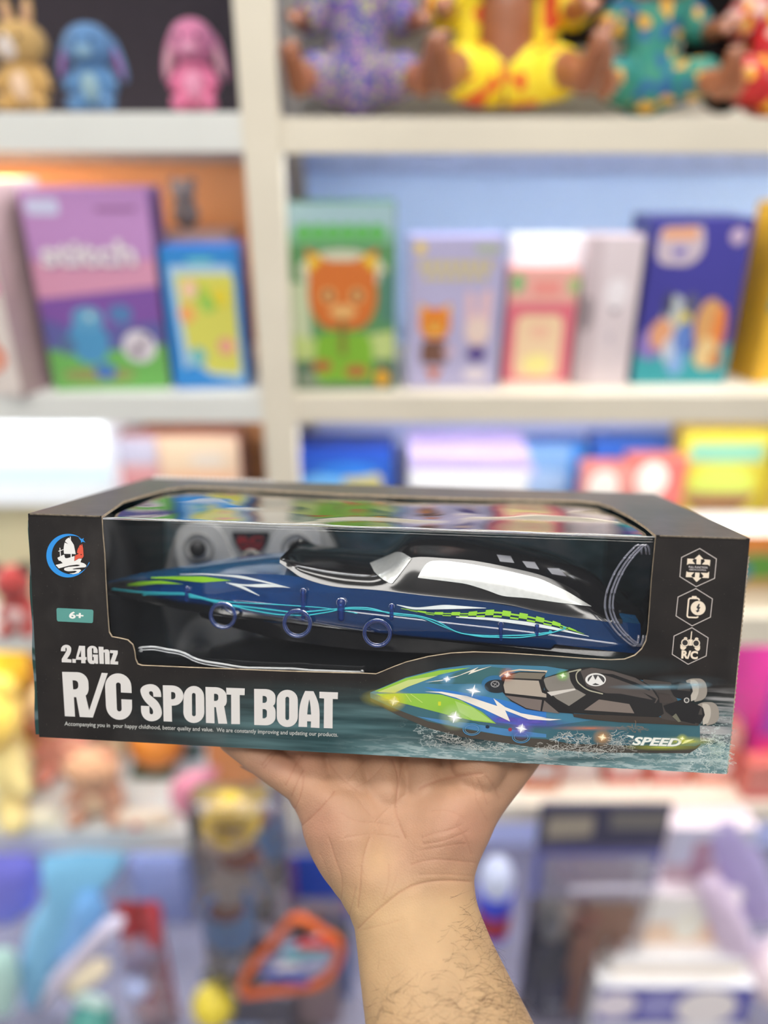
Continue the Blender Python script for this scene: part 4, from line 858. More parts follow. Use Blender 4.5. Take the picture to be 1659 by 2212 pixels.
for k in range(n - 1):
    for i in range(NA): handmb.f.append([k * NA + i, k * NA + (i + 1) % NA, (k + 1) * NA + (i + 1) % NA, (k + 1) * NA + i]); handmb.m.append(0)
handmb.f += [list(range(NA))[::-1], [(n - 1) * NA + i for i in range(NA)]]; handmb.m += [0, 0]
ZU = -hh - .0006    # underside of the package in its own coordinates
def finger(pts, rad):
    P_ = [l2w(p) for p in pts]
    for i in range(len(P_) - 1): handmb.cap(P_[i], rad[i], P_[i + 1], rad[i + 1], n=18)
def und(x, y, r_, drop=0): return (x, y, ZU - r_ - drop)
# palm pad pressing the card, then five fingers lying back under the box
for x0 in (-.045, -.022, .002, .028, .05): handmb.cap(l2w(und(x0, .034, .0135)), .0135, wD(829 + x0 * 3300, 1712, .466), .016, n=18)
finger([und(-.052, .030, .0105), und(-.071, .050, .0098), und(-.084, .068, .009), und(-.092, .083, .0078)], [.0115, .0098, .009, .0075])      # little
finger([und(-.030, .045, .0105), und(-.040, .082, .010), und(-.046, .110, .009), und(-.049, .130, .0078)], [.012, .0105, .0092, .0078])      # ring
finger([und(-.006, .048, .011), und(-.008, .092, .0105), und(-.009, .123, .0095), und(-.009, .147, .008)], [.0125, .011, .0095, .008])      # middle
finger([und(.020, .046, .011), und(.026, .086, .0105), und(.031, .114, .0095), und(.033, .136, .008)], [.0125, .011, .0095, .008])      # index
finger([und(.062, .018, .0125), und(.078, .036, .0115), und(.090, .056, .0105), und(.098, .072, .009)], [.0165, .0125, .0110, .009])      # thumb
# side masses that carry the outline out to the card edge
for (pxa, pya, da, ra, pxb, pyb, db, rb) in ((652, 1696, .464, .0112, 560, 1638, .468, .0095), (560, 1638, .468, .0095, 498, 1600, .473, .0075), (1054, 1726, .462, .0118, 1098, 1684, .466, .0095), (1098, 1684, .466, .0095, 1146, 1632, .474, .0078)):
    handmb.cap(wD(pxa, pya, da), ra, wD(pxb, pyb, db), rb, n=18)
hand = remeshed('person', handmb, .00125, M_skin, smooth_it=10, factor=.5)
sb = hand.modifiers.new('s', 'SUBSURF'); sb.levels = 1; dg = bpy.context.evaluated_depsgraph_get(); dg.update()
me_ = bpy.data.meshes.new_from_object(hand.evaluated_get(dg)); hand.modifiers.clear(); old = hand.data; hand.data = me_; bpy.data.meshes.remove(old); me_.name = 'person'
me_.polygons.foreach_set('use_smooth', [True] * len(me_.polygons))
tag(hand, "person's bare open hand and hairy forearm holding the package up from below", 'person')
me = hand.data; nv = len(me.vertices); co = np.empty(nv * 3); me.vertices.foreach_get('co', co); co = co.reshape(-1, 3)
no = np.empty(nv * 3); me.vertices.foreach_get('normal', no); no = no.reshape(-1, 3)
rel = co - np.array(CAM); fwv = np.array(FW); upv = np.array(UP); dd = rel @ fwv; PX = CX + F * rel[:, 0] / dd; PY = CY - F * (rel @ upv) / dd
facing = -(no @ fwv)
# keep the flesh just below the card
loc = (co - np.array(TW)) @ np.array(RW); under = (loc[:, 1] > -.002) & (loc[:, 2] > ZU - .0001) & (loc[:, 1] < BD + .01) & (np.abs(loc[:, 0]) < .2)
loc[under, 2] = ZU - .0001; co[under] = loc[under] @ np.array(RW).T + np.array(TW)
qh = zf(2.242, 460, 1560)
creases = [ # (points, width px, depth m)
 ([(870, 180), (905, 260), (890, 340), (885, 420), (900, 500), (930, 560)], 5, .0010), ([(560, 200), (640, 290), (700, 330)], 5, .0007), ([(740, 180), (690, 240), (640, 300)], 4, .0006), ([(840, 190), (790, 250), (730, 300), (660, 330)], 4, .0005), ([(920, 190), (900, 300), (888, 400)], 4, .0007),
 ([(700, 1000), (770, 930), (860, 860), (920, 810), (1000, 780), (1110, 765), (1250, 772)], 6, .0012), ([(700, 1010), (800, 990), (900, 960)], 5, .0004), ([(1000, 740), (1100, 735), (1260, 745)], 6, .0005),
 ([(720, 700), (735, 620), (760, 560)], 6, .0007), ([(700, 900), (715, 780), (720, 700)], 6, .0009), ([(620, 860), (630, 760), (600, 690), (560, 560)], 5, .0007), ([(580, 800), (550, 700), (520, 640)], 5, .0004),
 ([(380, 360), (400, 300), (440, 230)], 6, .0009), ([(395, 420), (430, 350), (440, 260)], 6, .0009), ([(430, 500), (500, 440), (560, 370), (590, 330)], 6, .0011), ([(235, 210), (260, 170), (290, 145)], 5, .0009), ([(245, 225), (275, 185), (305, 150)], 5, .0007), ([(350, 310), (400, 210), (420, 170)], 6, .0007),
 ([(620, 440), (700, 490), (790, 480), (860, 500)], 5, .0004), ([(640, 560), (740, 540), (830, 545), (900, 560)], 5, .0004), ([(690, 350), (750, 440), (780, 470)], 4, .0004), ([(790, 480), (860, 400), (960, 330)], 4, .0004),
 ([(1010, 560), (1080, 530), (1150, 525), (1200, 500)], 5, .0006), ([(1020, 590), (1100, 580), (1180, 555), (1230, 530)], 5, .0006), ([(1000, 620), (1080, 610), (1170, 590), (1240, 590)], 5, .0005), ([(960, 690), (1050, 660), (1150, 670), (1270, 680)], 6, .0006), ([(1060, 430), (1150, 420), (1220, 470)], 5, .0004), ([(1180, 500), (1230, 560), (1250, 640)], 6, .0005),
 ([(1270, 260), (1310, 330), (1330, 400)], 5, .0006), ([(1320, 260), (1370, 320), (1390, 370)], 5, .0006), ([(1230, 240), (1260, 300), (1290, 420), (1330, 480)], 5, .0004), ([(1000, 320), (1080, 280), (1180, 260), (1300, 250)], 12, .0010), ([(820, 860), (860, 760), (850, 690)], 6, .0005), ([(860, 830), (890, 740)], 5, .0004), ([(660, 940), (680, 850), (690, 800)], 5, .0006),
]
red = np.zeros(nv); disp = np.zeros(nv)
for pts, wd, dp in creases:
    pts = fillet([(p[0], p[1], 25) if 0 < i < len(pts) - 1 else p for i, p in enumerate(qh(pts))], 3); best = np.full(nv, 1e9)
    for (ax, ay), (bx, by) in zip(pts, pts[1:]):
        dx, dy = bx - ax, by - ay; L2 = dx * dx + dy * dy + 1e-9; t_ = np.clip(((PX - ax) * dx + (PY - ay) * dy) / L2, 0, 1); best = np.minimum(best, np.hypot(PX - ax - t_ * dx, PY - ay - t_ * dy))
    g = np.exp(-(best / (wd * .40)) ** 2) * (facing > .05); disp = np.maximum(disp, g * dp * .35 + np.exp(-(best / (wd * 1.6)) ** 2) * (facing > .05) * dp * .35); red = np.maximum(red, np.exp(-(best / (wd * .30)) ** 2) * (facing > .05) * min(dp / .0009, 1))
co -= no * disp[:, None]
me.vertices.foreach_set('co', co.ravel())
def sm(x, a, b_): t_ = np.clip((x - a) / (b_ - a), 0, 1); return t_ * t_ * (3 - 2 * t_)
armc = np.array(S(184, 151, 112)); palmc = np.array(S(176, 136, 108)); pinkc = np.array(S(178, 128, 106)); crc = np.array(S(150, 92, 70)); yel = np.array(S(190, 154, 114))
pm_ = 1 - sm(PY, 1850, 1975); c = armc[None] * (1 - pm_[:, None]) + palmc[None] * pm_[:, None]
pk = (np.exp(-((PX - 1010) / 70) ** 2 - ((PY - 1790) / 70) ** 2) + np.exp(-((PX - 690) / 50) ** 2 - ((PY - 1780) / 60) ** 2) + np.exp(-((PX - 620) / 90) ** 2 - ((PY - 1650) / 35) ** 2)) * .6; pk = np.clip(pk, 0, 1)[:, None]; c = c * (1 - pk) + pinkc[None] * pk
yk = (np.exp(-((PX - 815) / 40) ** 2 - ((PY - 1860) / 50) ** 2) * .7)[:, None]; c = c * (1 - yk) + yel[None] * yk
rk = (red * .34)[:, None]; c = c * (1 - rk) + crc[None] * rk
ca = me.color_attributes.new('Col', 'FLOAT_COLOR', 'POINT'); ca.data.foreach_set('color', np.concatenate([c, np.ones((nv, 1))], 1).ravel())
me.update()
# hairs on the forearm
M_hair = pm('arm_hair', S(70, 44, 30), .5); rnd = random.Random(11); hv = []; hf = []; bvh_hand = BVHTree.FromPolygons([Vector(p) for p in co.tolist()], [list(p.vertices) for p in me.polygons])
cnt = 0; tries = 0
while cnt < 760 and tries < 9000:
    tries += 1; y = rnd.uniform(1930, 2330); l, r_, d, th = interp(arm_tab, y); x = rnd.uniform(l + 4, r_ - 2); u = (x - l) / (r_ - l)
    dens = max((u - .55) / .45, 0) ** .8 * .95 + max(0, min((y - 2080) / 130, 1)) * .75
    if y < 1990: dens *= .5 if u > .8 else 0
    if rnd.random() > dens: continue
    h = bvh_hand.ray_cast(CAM, ray(x, y).normalized())
    if h[0] is None: continue
    nrm = h[1]; p = h[0]; ang = lerp(rnd.gauss(-.5, .5), rnd.gauss(-.15, .5), u) + rnd.choice((0, 0, math.pi)) * (1 if u < .6 else .0)
    dirv = (RT * math.cos(ang) + UP * math.sin(ang) * -1 * (1 if rnd.random() < .75 else -1)); dirv = (dirv - nrm * dirv.dot(nrm)).normalized(); side = nrm.cross(dirv)
    Ln = rnd.uniform(.0055, .0135); bend = rnd.uniform(-2.4, 2.4); pts = [p - nrm * .0003]; q_ = p.copy(); dcur = dirv * .8 + nrm * rnd.uniform(.25, .6)
    for k in range(7):
        q_ = q_ + dcur.normalized() * Ln / 7; hit = bvh_hand.find_nearest(q_)
        if hit[0] is not None and (q_ - hit[0]).dot(hit[1]) < .0002: q_ = hit[0] + hit[1] * .00025
        pts.append(q_.copy()); dcur = dcur + side * bend / 7 - nrm * .08
    b0 = len(hv); wv = .00006 + .00003 * rnd.random()
    for k, pp in enumerate(pts):
        r_k = wv * (1 - .8 * k / 7); t1 = side; t2 = nrm
        for i in range(3): a = 2.094 * i; hv.append(pp + (t1 * math.cos(a) + t2 * math.sin(a)) * r_k)
    for k in range(7):
        for i in range(3): hf.append([b0 + k * 3 + i, b0 + k * 3 + (i + 1) % 3, b0 + (k + 1) * 3 + (i + 1) % 3, b0 + (k + 1) * 3 + i])
    cnt += 1
tag(mk('arm_hair', hv, hf, M_hair, hand), 'fine dark hairs', kind='stuff')
# ================================================================== GOODS ON THE SHELVES
def place(px, py, z, name, label, cat, rz=0, group=None):
    p = wZ(px, py, z); p.z = z; return thing(name, label, cat, p, rz, group)
def mpp(o): return depth(o.location + Vector((0, 0, .1))) / F
def toy_box(px, ybot, ytop, wpx, z, d, front, side, label, art=None, rz=0, lean=0, name='toy_box', cat='toy box', group=None, Y=None, top=None):
    p = wZ(px, ybot, z) if Y is None else wY(px, ybot, Y); p.z = z
    h = wY(px, ytop, p.y).z - z; wd = wpx * depth((p.x, p.y, z + h / 2)) / F
    t = thing(name, label, cat, p, rz, group)
    if lean: t.rotation_euler = (lean, 0, rz)
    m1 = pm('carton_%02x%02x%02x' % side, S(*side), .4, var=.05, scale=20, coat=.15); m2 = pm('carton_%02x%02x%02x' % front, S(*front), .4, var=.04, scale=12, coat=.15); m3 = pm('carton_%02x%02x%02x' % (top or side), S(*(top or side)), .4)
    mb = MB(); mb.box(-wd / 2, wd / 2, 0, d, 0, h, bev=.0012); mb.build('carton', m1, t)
    mb = MB(); mb.box(-wd / 2 + .0012, wd / 2 - .0012, -.0004, .0004, .0012, h - .0012); fp = mb.build('front_face', m2, t)
    if top: mb = MB(); mb.box(-wd / 2 + .0012, wd / 2 - .0012, .001, d - .001, h - .0002, h + .0004); mb.build('lid', m3, t)
    if art:
        A = Art(lambda u, v2, off: Vector(((u - .5) * (wd - .003), -.0005 - off, h * (1 - v2)))); A.step = 6e-5
        A.asp = h / wd; art(A); A.build('front_print', fp, PRINTB)
    return t
def E_(A, cx, cy, r, col, ry=None, alpha=1): A.poly(disc(cx, cy, r, (ry if ry else r) / (1 if ry else A.asp)), col, alpha=alpha)
def cat_face(A, cx, cy, r, col, ear, cheek, body, by):
    q = r / A.asp
    A.poly(ff([(cx - r * .85, cy + q * 1.1, r * .3), (cx - r * .9, cy + q * 2.6, r * .2), (cx + r * .9, cy + q * 2.6, r * .2), (cx + r * .85, cy + q * 1.1, r * .3)]), body)
    A.poly([(cx - r * 1.02, cy - q * 1.25), (cx - r * .35, cy - q * .9), (cx - r * .95, cy - q * .1)], col); A.poly([(cx + r * 1.02, cy - q * 1.25), (cx + r * .35, cy - q * .9), (cx + r * .95, cy - q * .1)], col)
    A.poly(disc(cx - r * .78, cy - q * .8, r * .22, q * .26), ear); A.poly(disc(cx + r * .78, cy - q * .8, r * .22, q * .26), ear)
    A.poly(ff([(cx - r, cy - q * .9, r * .5), (cx + r, cy - q * .9, r * .5), (cx + r, cy + q, r * .7), (cx - r, cy + q, r * .7)]), col)
    A.poly(disc(cx - r * .42, cy + q * .05, r * .2, q * .2), cheek); A.poly(disc(cx + r * .42, cy + q * .05, r * .2, q * .2), cheek)
    A.poly(disc(cx, cy + q * .5, r * .4, q * .2), cheek); A.poly(disc(cx - r * .42, cy + q * .05, r * .09, q * .12), S(60, 50, 40)); A.poly(disc(cx + r * .42, cy + q * .05, r * .09, q * .12), S(60, 50, 40))
# ---- middle tier, left bay
def art(A):
    A.poly(rect(0, 0, 1, .10), S(240, 226, 180)); A.poly(disc(.52, .8, .34, .09), S(226, 120, 84)); A.poly(disc(.52, .82, .2, .05), S(244, 200, 170)); A.poly(disc(.82, .3, .1, .05), S(230, 150, 180)); A.poly(disc(.86, .46, .12, .05), S(226, 140, 176))
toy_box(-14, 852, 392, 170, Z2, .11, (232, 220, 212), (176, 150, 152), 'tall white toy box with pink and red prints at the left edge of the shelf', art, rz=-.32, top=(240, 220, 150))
def art(A):
    A.poly(rect(0, .0, 1, .33), S(190, 140, 196)); A.poly(rect(0, .33, 1, .52), S(214, 150, 178)); A.poly([(0, .52), (1, .46), (1, .72), (0, .72)], S(128, 84, 162)); A.poly([(0, .62), (.3, .68), (1, .64), (1, .8), (0, .8)], S(96, 96, 160))
    A.poly([(0, .78), (.35, .8), (1, .76), (1, 1), (0, 1)], S(112, 180, 90)); A.poly(disc(.4, .92, .32, .04), S(150, 150, 90))
    A.poly(disc(.36, .74, .17, .12), S(80, 150, 196)); A.poly(disc(.38, .62, .13, .06), S(96, 160, 200)); A.poly(disc(.66, .6, .10, .05), S(84, 128, 180)); A.poly(disc(.17, .76, .07, .05), S(86, 110, 150)); A.poly(disc(.46, .90, .09, .045), S(74, 120, 190)); A.poly(disc(.78, .77, .14, .085), S(222, 214, 220)); A.poly(disc(.76, .79, .05, .03), S(120, 96, 120)); A.poly(disc(.84, .73, .03, .02), S(120, 96, 120)); A.poly(disc(.4, .61, .03, .02), S(190, 220, 220))
    A.vdir = 1
    A.text('stitch', (.1, .36), (.86, .36), .12, S(150, 100, 150), .05); A.text('stitch', (.09, .352), (.85, .352), .12, S(234, 226, 228), .03); A.poly(ff([(.04, .04, .03), (.30, .04, .03), (.30, .115, .03), (.04, .115, .03)]), S(206, 206, 234)); A.poly(rect(.58, .08, .9, .10), S(150, 100, 150))
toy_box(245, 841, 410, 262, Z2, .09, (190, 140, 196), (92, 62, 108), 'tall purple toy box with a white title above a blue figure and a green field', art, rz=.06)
def art(A):
    A.poly(ff([(.08, .12, .03), (.9, .12, .03), (.95, .95, .03), (.5, .9), (.3, .82), (.15, .85)]), S(176, 206, 226)); A.poly(ff([(.15, .18, .05), (.92, .18, .05), (.92, .9, .05), (.5, .88), (.22, .7)]), S(216, 212, 96))
    rnd = random.Random(4)
    for c in (S(226, 190, 60), S(180, 200, 60), S(240, 170, 100), S(236, 220, 120), S(210, 190, 40), S(150, 200, 90), S(240, 200, 170), S(120, 190, 190), S(230, 160, 140), S(226, 206, 60)): x, y = rnd.uniform(.22, .85), rnd.uniform(.22, .8); A.poly(disc(x, y, .11, .065), c)
    A.poly(disc(.5, .09, .2, .02), S(110, 200, 210))
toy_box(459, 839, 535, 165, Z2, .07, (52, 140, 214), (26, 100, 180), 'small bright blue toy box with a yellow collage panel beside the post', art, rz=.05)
t = toy_box(455, 826, 500, 150, Z2, .06, (160, 130, 120), (120, 90, 80), 'plain brown carton standing behind the small bright blue toy box', Y=1.23)
tp = t.location.z + (wY(455, 500, t.location.y).z - Z2)
M_gp = pm('grey_plush', S(92, 80, 76), .9, sheen=.3); t = thing('plush_bear', 'small dark grey plush bear sitting on the brown carton', 'plush toy', (t.location.x - .02, t.location.y + .035, tp))
mb = MB(); mb.sph((0, 0, .022), (.02, .018, .022)); mb.build('body', M_gp, t, smooth=True); mb = MB(); mb.sph((0, -.003, .052), .018); mb.build('head', M_gp, t, smooth=True)
for sx in (-1, 1): mb = MB(); mb.sph((sx * .014, 0, .066), .007); mb.build('ear', M_gp, t, smooth=True)
# ---- middle tier, right bay
def art(A):
    A.poly(rect(0, 0, 1, .13), S(160, 190, 196)); A.poly(rect(0, .13, 1, .2), S(130, 180, 150)); A.poly(disc(.5, .34, .42, .11), S(206, 206, 180)); A.poly(rect(.0, .4, .18, .7), S(196, 206, 170)); A.poly(rect(.86, .35, 1, .62), S(80, 128, 110)); A.poly([(.0, .68), (.3, .72), (1, .66), (1, .82), (0, .84)], S(190, 206, 130)); A.poly(rect(0, .83, 1, 1), S(84, 116, 92)); A.poly(rect(.05, .9, .3, .97), S(140, 150, 130))
    for i in range(6): A.poly(ff([(.1 + i * .135, .1, .03), (.21 + i * .135, .1, .03), (.21 + i * .135, .19, .03), (.1 + i * .135, .19, .03)]), S(92, 178, 76))
    cat_face(A, .5, .46, .33, S(208, 112, 44), S(232, 196, 60), S(226, 176, 110), S(128, 180, 52), .6); A.poly(rect(.46, .6, .52, .8), S(130, 110, 50)); A.poly(disc(.28, .86, .1, .035), S(180, 104, 60)); A.poly(disc(.62, .89, .12, .035), S(180, 104, 60)); A.poly(disc(.88, .93, .07, .05), S(224, 164, 40))
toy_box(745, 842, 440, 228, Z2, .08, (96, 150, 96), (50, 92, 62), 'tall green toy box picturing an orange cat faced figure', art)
def art(A):
    A.text('FRIENDS', (.1, .25), (.88, .25), .09, S(206, 190, 110), .05); A.poly(disc(.12, .07, .06, .035), S(236, 206, 70)); A.poly(rect(.7, .05, .95, .1), S(176, 186, 160))
    cat_face(A, .29, .55, .17, S(228, 132, 40), S(244, 200, 90), S(238, 196, 90), S(120, 84, 70), .6); A.poly([(.2, .86), (.38, .86), (.29, .96)], S(206, 120, 60))
    A.poly(ff([(.62, .32, .05), (.72, .36, .05), (.72, .48), (.78, .48), (.78, .34, .05), (.9, .32, .05), (.9, .7, .1), (.62, .7, .1)]), S(226, 190, 196)); A.poly(disc(.76, .6, .13, .09), S(232, 208, 196)); A.poly(disc(.76, .76, .11, .05), S(92, 74, 140)); A.poly(disc(.76, .9, .14, .05), S(226, 214, 222)); A.poly(disc(.45, .74, .06, .04), S(210, 180, 196))
A_friends = art
def art(A):
    for i in range(8): A.poly(rect(.11 + i * .1, .15, .18 + i * .1, .21), S(208, 192, 110)); 
    for i in range(7): A.poly(rect(.16 + i * .1, .23, .23 + i * .1, .27), S(208, 192, 110))
    A.poly(disc(.12, .07, .06, .035), S(236, 206, 70)); A.poly(rect(.7, .05, .95, .1), S(176, 186, 160))
    cat_face(A, .29, .55, .17, S(228, 132, 40), S(244, 200, 90), S(238, 196, 90), S(120, 84, 70), .6); A.poly([(.2, .86), (.38, .86), (.29, .96)], S(206, 120, 60))
    A.poly(ff([(.62, .32, .05), (.72, .36, .05), (.72, .48), (.78, .48), (.78, .34, .05), (.9, .32, .05), (.9, .7, .1), (.62, .7, .1)]), S(226, 190, 196)); A.poly(disc(.76, .6, .13, .09), S(232, 208, 196)); A.poly(disc(.76, .76, .11, .05), S(92, 74, 140)); A.poly(disc(.76, .9, .14, .05), S(226, 214, 222)); A.poly(disc(.45, .74, .06, .04), S(210, 180, 196))
toy_box(975, 838, 512, 202, Z2, .06, (186, 180, 214), (160, 156, 200), 'lilac toy box picturing an orange cat figure and a pale pink bunny figure', art)
def art(A):
    A.poly(rect(0, .0, 1, .28), S(234, 174, 162)); A.poly(rect(.0, .3, 1, .95), S(222, 110, 128)); A.poly(ff([(.14, .38, .1), (.84, .38, .1), (.84, .92, .1), (.14, .92, .1)]), S(242, 210, 170)); A.poly(disc(.5, .8, .22, .09), S(246, 232, 150)); A.poly(disc(.5, .52, .16, .06), S(240, 190, 160)); A.poly(disc(.12, .12, .1, .08), S(130, 184, 120)); A.poly(disc(.95, .14, .1, .07), S(176, 190, 130)); A.poly(rect(0, .95, 1, 1), S(246, 214, 200)); A.poly(rect(.35, .1, .75, .22), S(236, 150, 140))
toy_box(1155, 835, 580, 148, Z2, .05, (228, 130, 132), (214, 140, 140), 'short pink toy box with a cream arched panel', art)
toy_box(1160, 822, 508, 160, Z2, .03, (244, 246, 248), (236, 238, 242), 'blank white carton standing behind the short pink toy box')
def art(A):
    A.poly(rect(.0, 0, .3, 1), S(200, 184, 188)); A.poly(disc(.1, .5, .14, .12), S(150, 136, 140)); A.poly(disc(.62, .45, .08, .05), S(140, 130, 140)); A.poly(disc(.62, .36, .2, .1), S(236, 228, 232)); A.poly(disc(.6, .66, .05, .04), S(190, 180, 190))
toy_box(1293, 834, 512, 118, Z2, .06, (222, 208, 212), (196, 180, 186), 'narrow pale white toy box left of the dark blue one', art, rz=-.1)
def art(A):
    A.poly([(0, .80), (.3, .76), (.45, .82), (.7, .78), (1, .74), (1, 1), (0, 1)], S(52, 158, 166)); A.poly(ff([(.06, .2, .04), (.08, .05, .04), (.5, .04, .04), (.56, .2, .1), (.4, .27, .05), (.12, .26, .06)]), S(196, 180, 190)); A.poly(ff([(.1, .06, .03), (.46, .05, .03), (.47, .12, .03), (.1, .12, .03)]), S(222, 160, 120)); A.poly(disc(.86, .1, .08, .05), S(190, 166, 190)); A.poly(disc(.3, .19, .07, .03), S(120, 110, 180)); A.poly(disc(.15, .74, .15, .1), S(140, 120, 190))
    for x, y, rx_, ry_, c in ((.34, .58, .12, .14, (190, 196, 200)), (.27, .5, .05, .08, (70, 70, 90)), (.5, .5, .08, .07, (92, 92, 120)), (.46, .6, .08, .06, (214, 196, 80)), (.24, .68, .12, .1, (222, 160, 120)), (.48, .72, .1, .12, (96, 130, 200)), (.44, .86, .1, .08, (130, 170, 220)), (.72, .62, .14, .16, (214, 160, 100)), (.84, .66, .07, .16, (226, 130, 60)), (.74, .8, .12, .1, (226, 196, 140)), (.86, .84, .06, .06, (200, 120, 60)), (.34, .78, .06, .08, (200, 206, 220))): A.poly(disc(x, y, rx_, ry_), S(*c))
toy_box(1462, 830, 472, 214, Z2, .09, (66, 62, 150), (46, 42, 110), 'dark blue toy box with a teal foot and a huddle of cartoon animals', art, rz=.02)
def art(A):
    A.poly(rect(0, 0, 1, .1), S(240, 240, 150)); A.poly([(0, .1), (1, .1), (.9, .32), (.5, .4), (.1, .3)], S(206, 222, 240)); A.poly(rect(0, .42, 1, .7), S(196, 160, 50)); A.poly(disc(.4, .6, .3, .1), S(170, 90, 50)); A.poly(rect(0, .72, 1, .95), S(110, 130, 110))
toy_box(1634, 822, 462, 60, Z2, .04, (206, 190, 70), (200, 170, 50), 'slim yellow book standing at a slant beside the dark blue box', art, rz=-.3, name='book', cat='book')
def art(A):
    A.poly([(0, 0), (1, 0), (1, .5), (0, .58)], S(36, 128, 116)); A.poly([(0, .58), (1, .5), (1, 1), (0, 1)], S(232, 178, 40)); A.poly(disc(.5, .74, .22, .1), S(236, 190, 90)); A.poly(disc(.5, .3, .2, .1), S(120, 180, 160))
toy_box(1688, 824, 440, 150, Z2, .07, (40, 130, 118), (210, 160, 40), 'teal and orange toy box at the right edge of the shelf', art, rz=.25)
# ---- third tier
toy_box(92, 1345, 1088, 330, Z3L, .16, (206, 198, 160), (190, 180, 150), 'beige carton under the glossy white carton, left bay', None, name='carton', cat='carton', Y=1.2)
t0 = wY(92, 1088, 1.2); 
def art(A): A.poly(rect(0, .45, 1, .7), S(214, 232, 242)); A.poly(disc(.02, .65, .06, .12), S(150, 190, 236))
o = toy_box(70, 1088, 922, 370, t0.z, .20, (246, 250, 252), (240, 244, 248), 'big glossy white carton stacked on the beige carton in the left bay', art, name='carton', cat='carton', Y=1.19)
def art(A): A.poly(rect(0, 0, 1, .15), S(186, 180, 196)); A.poly(rect(.1, .2, .9, .5), S(206, 140, 140))
toy_box(325, 1240, 948, 120, Z3L, .05, (206, 160, 160), (180, 130, 130), 'dusty pink toy box beside the white carton', art, Y=1.24)
def art(A): A.poly(rect(.06, .03, .94, .2), S(206, 180, 150)); A.poly(rect(.1, .22, .9, .9), S(220, 168, 128)); A.poly(disc(.6, .14, .22, .04), S(200, 186, 170))
toy_box(458, 1240, 942, 172, Z3L, .06, (214, 176, 148), (140, 90, 76), 'peach toy box beside the cream post', art, Y=1.23)
def art(A): A.poly(disc(.3, .3, .25, .1), S(120, 190, 236)); A.poly(disc(.7, .26, .2, .08), S(206, 196, 120)); A.poly(rect(0, 0, 1, .06), S(40, 80, 190)); A.poly(disc(.55, .18, .3, .05), S(50, 130, 220))
toy_box(745, 1200, 966, 215, Z3R, .07, (44, 96, 196), (30, 60, 140), 'royal blue toy box with pale prints right of the post', art, Y=1.25)
def art(A): A.poly(rect(0, 0, 1, .1), S(190, 170, 226))
toy_box(1005, 1180, 985, 250, Z3R, .12, (250, 250, 252), (236, 236, 246), 'wide bright white carton with a lilac rim', art, Y=1.19, top=(190, 170, 226), name='carton', cat='carton')
def art(A): A.poly(disc(.6, .3, .25, .1), S(170, 200, 240)); A.poly(disc(.3, .2, .2, .08), S(206, 196, 236)); A.poly(disc(.8, .5, .15, .1), S(226, 170, 200)); A.poly(rect(.85, 0, 1, 1), S(60, 130, 210))
toy_box(1140, 1200, 962, 205, Z3R, .05, (134, 176, 228), (50, 100, 180), 'light blue toy box with pastel prints behind the white carton', art, Y=1.28)
toy_box(1340, 1200, 952, 185, Z3R, .05, (62, 110, 206), (40, 80, 160), 'deep blue toy box behind the red and white packs', None, Y=1.29)
for i, (x, yb, yt, wd, c, lab) in enumerate(((1300, 1150, 1010, 110, (226, 150, 140), 'salmon and white pack in front of the deep blue box, nearer the light blue box'), (1400, 1150, 992, 120, (214, 110, 104), 'red and white pack in front of the deep blue box, nearer the yellow boxes'))):
    def art(A, i=i): A.poly(disc(.4, .16, .3, .14), S(244, 236, 226)); A.poly(rect(0, .34, 1, .5), S(190, 70, 70) if i else S(206, 120, 110)); A.poly(disc(.6, .7, .2, .1), S(240, 220, 190))
    toy_box(x, yb, yt, wd, Z3R, .04, c, (190, 110, 100), lab, art, Y=1.20 + .01 * i)
def art(A): A.poly(rect(.1, .08, .9, .2), S(130, 186, 160)); A.poly(disc(.5, .34, .34, .12), S(196, 212, 90)); A.poly(ff([(.05, .4, .1), (.95, .4, .1), (.7, .56, .1), (.3, .56, .1)]), S(150, 110, 70))
toy_box(1525, 1200, 932, 195, Z3R, .06, (206, 192, 62), (180, 150, 50), 'big yellow toy box with a green round print', art, Y=1.24)
def art(A): A.poly(rect(.3, 0, .6, 1), S(206, 206, 60)); A.poly(rect(.7, 0, 1, 1), S(176, 140, 60))
toy_box(1668, 1200, 928, 80, Z3R, .05, (190, 160, 56), (170, 140, 40), 'slim olive yellow toy box at the right edge, third tier', art, Y=1.22)
def art(A): A.poly(rect(0, .75, 1, 1), S(226, 120, 40))
p = wY(1600, 1330, 1.13)
toy_box(1600, 1330, 1188, 340, Z3R, .09, (190, 150, 90), (206, 140, 60), 'ochre game box lying flat under the white lidded one at the right', (lambda A: (A.poly(disc(.55, .3, .16, .2), S(96, 150, 60)), A.poly(disc(.4, .4, .1, .2), S(70, 130, 160)), A.poly(rect(0, .7, 1, 1), S(214, 196, 170)))), Y=1.135, name='game_box', cat='game box')
zt = wY(1600, 1188, 1.135).z
toy_box(1590, 1188, 1158, 330, zt, .09, (234, 140, 60), (240, 160, 40), 'flat white lidded game box with an orange rim at the right of the third tier', None, Y=1.135, name='game_box', cat='game box', top=(244, 242, 240))
# red plush on the left of tier 3
M_redp = pm('red_plush', S(176, 60, 56), .9, sheen=.3); M_pinkp = pm('pink_plush', S(236, 160, 176), .85, sheen=.3, var=.03)
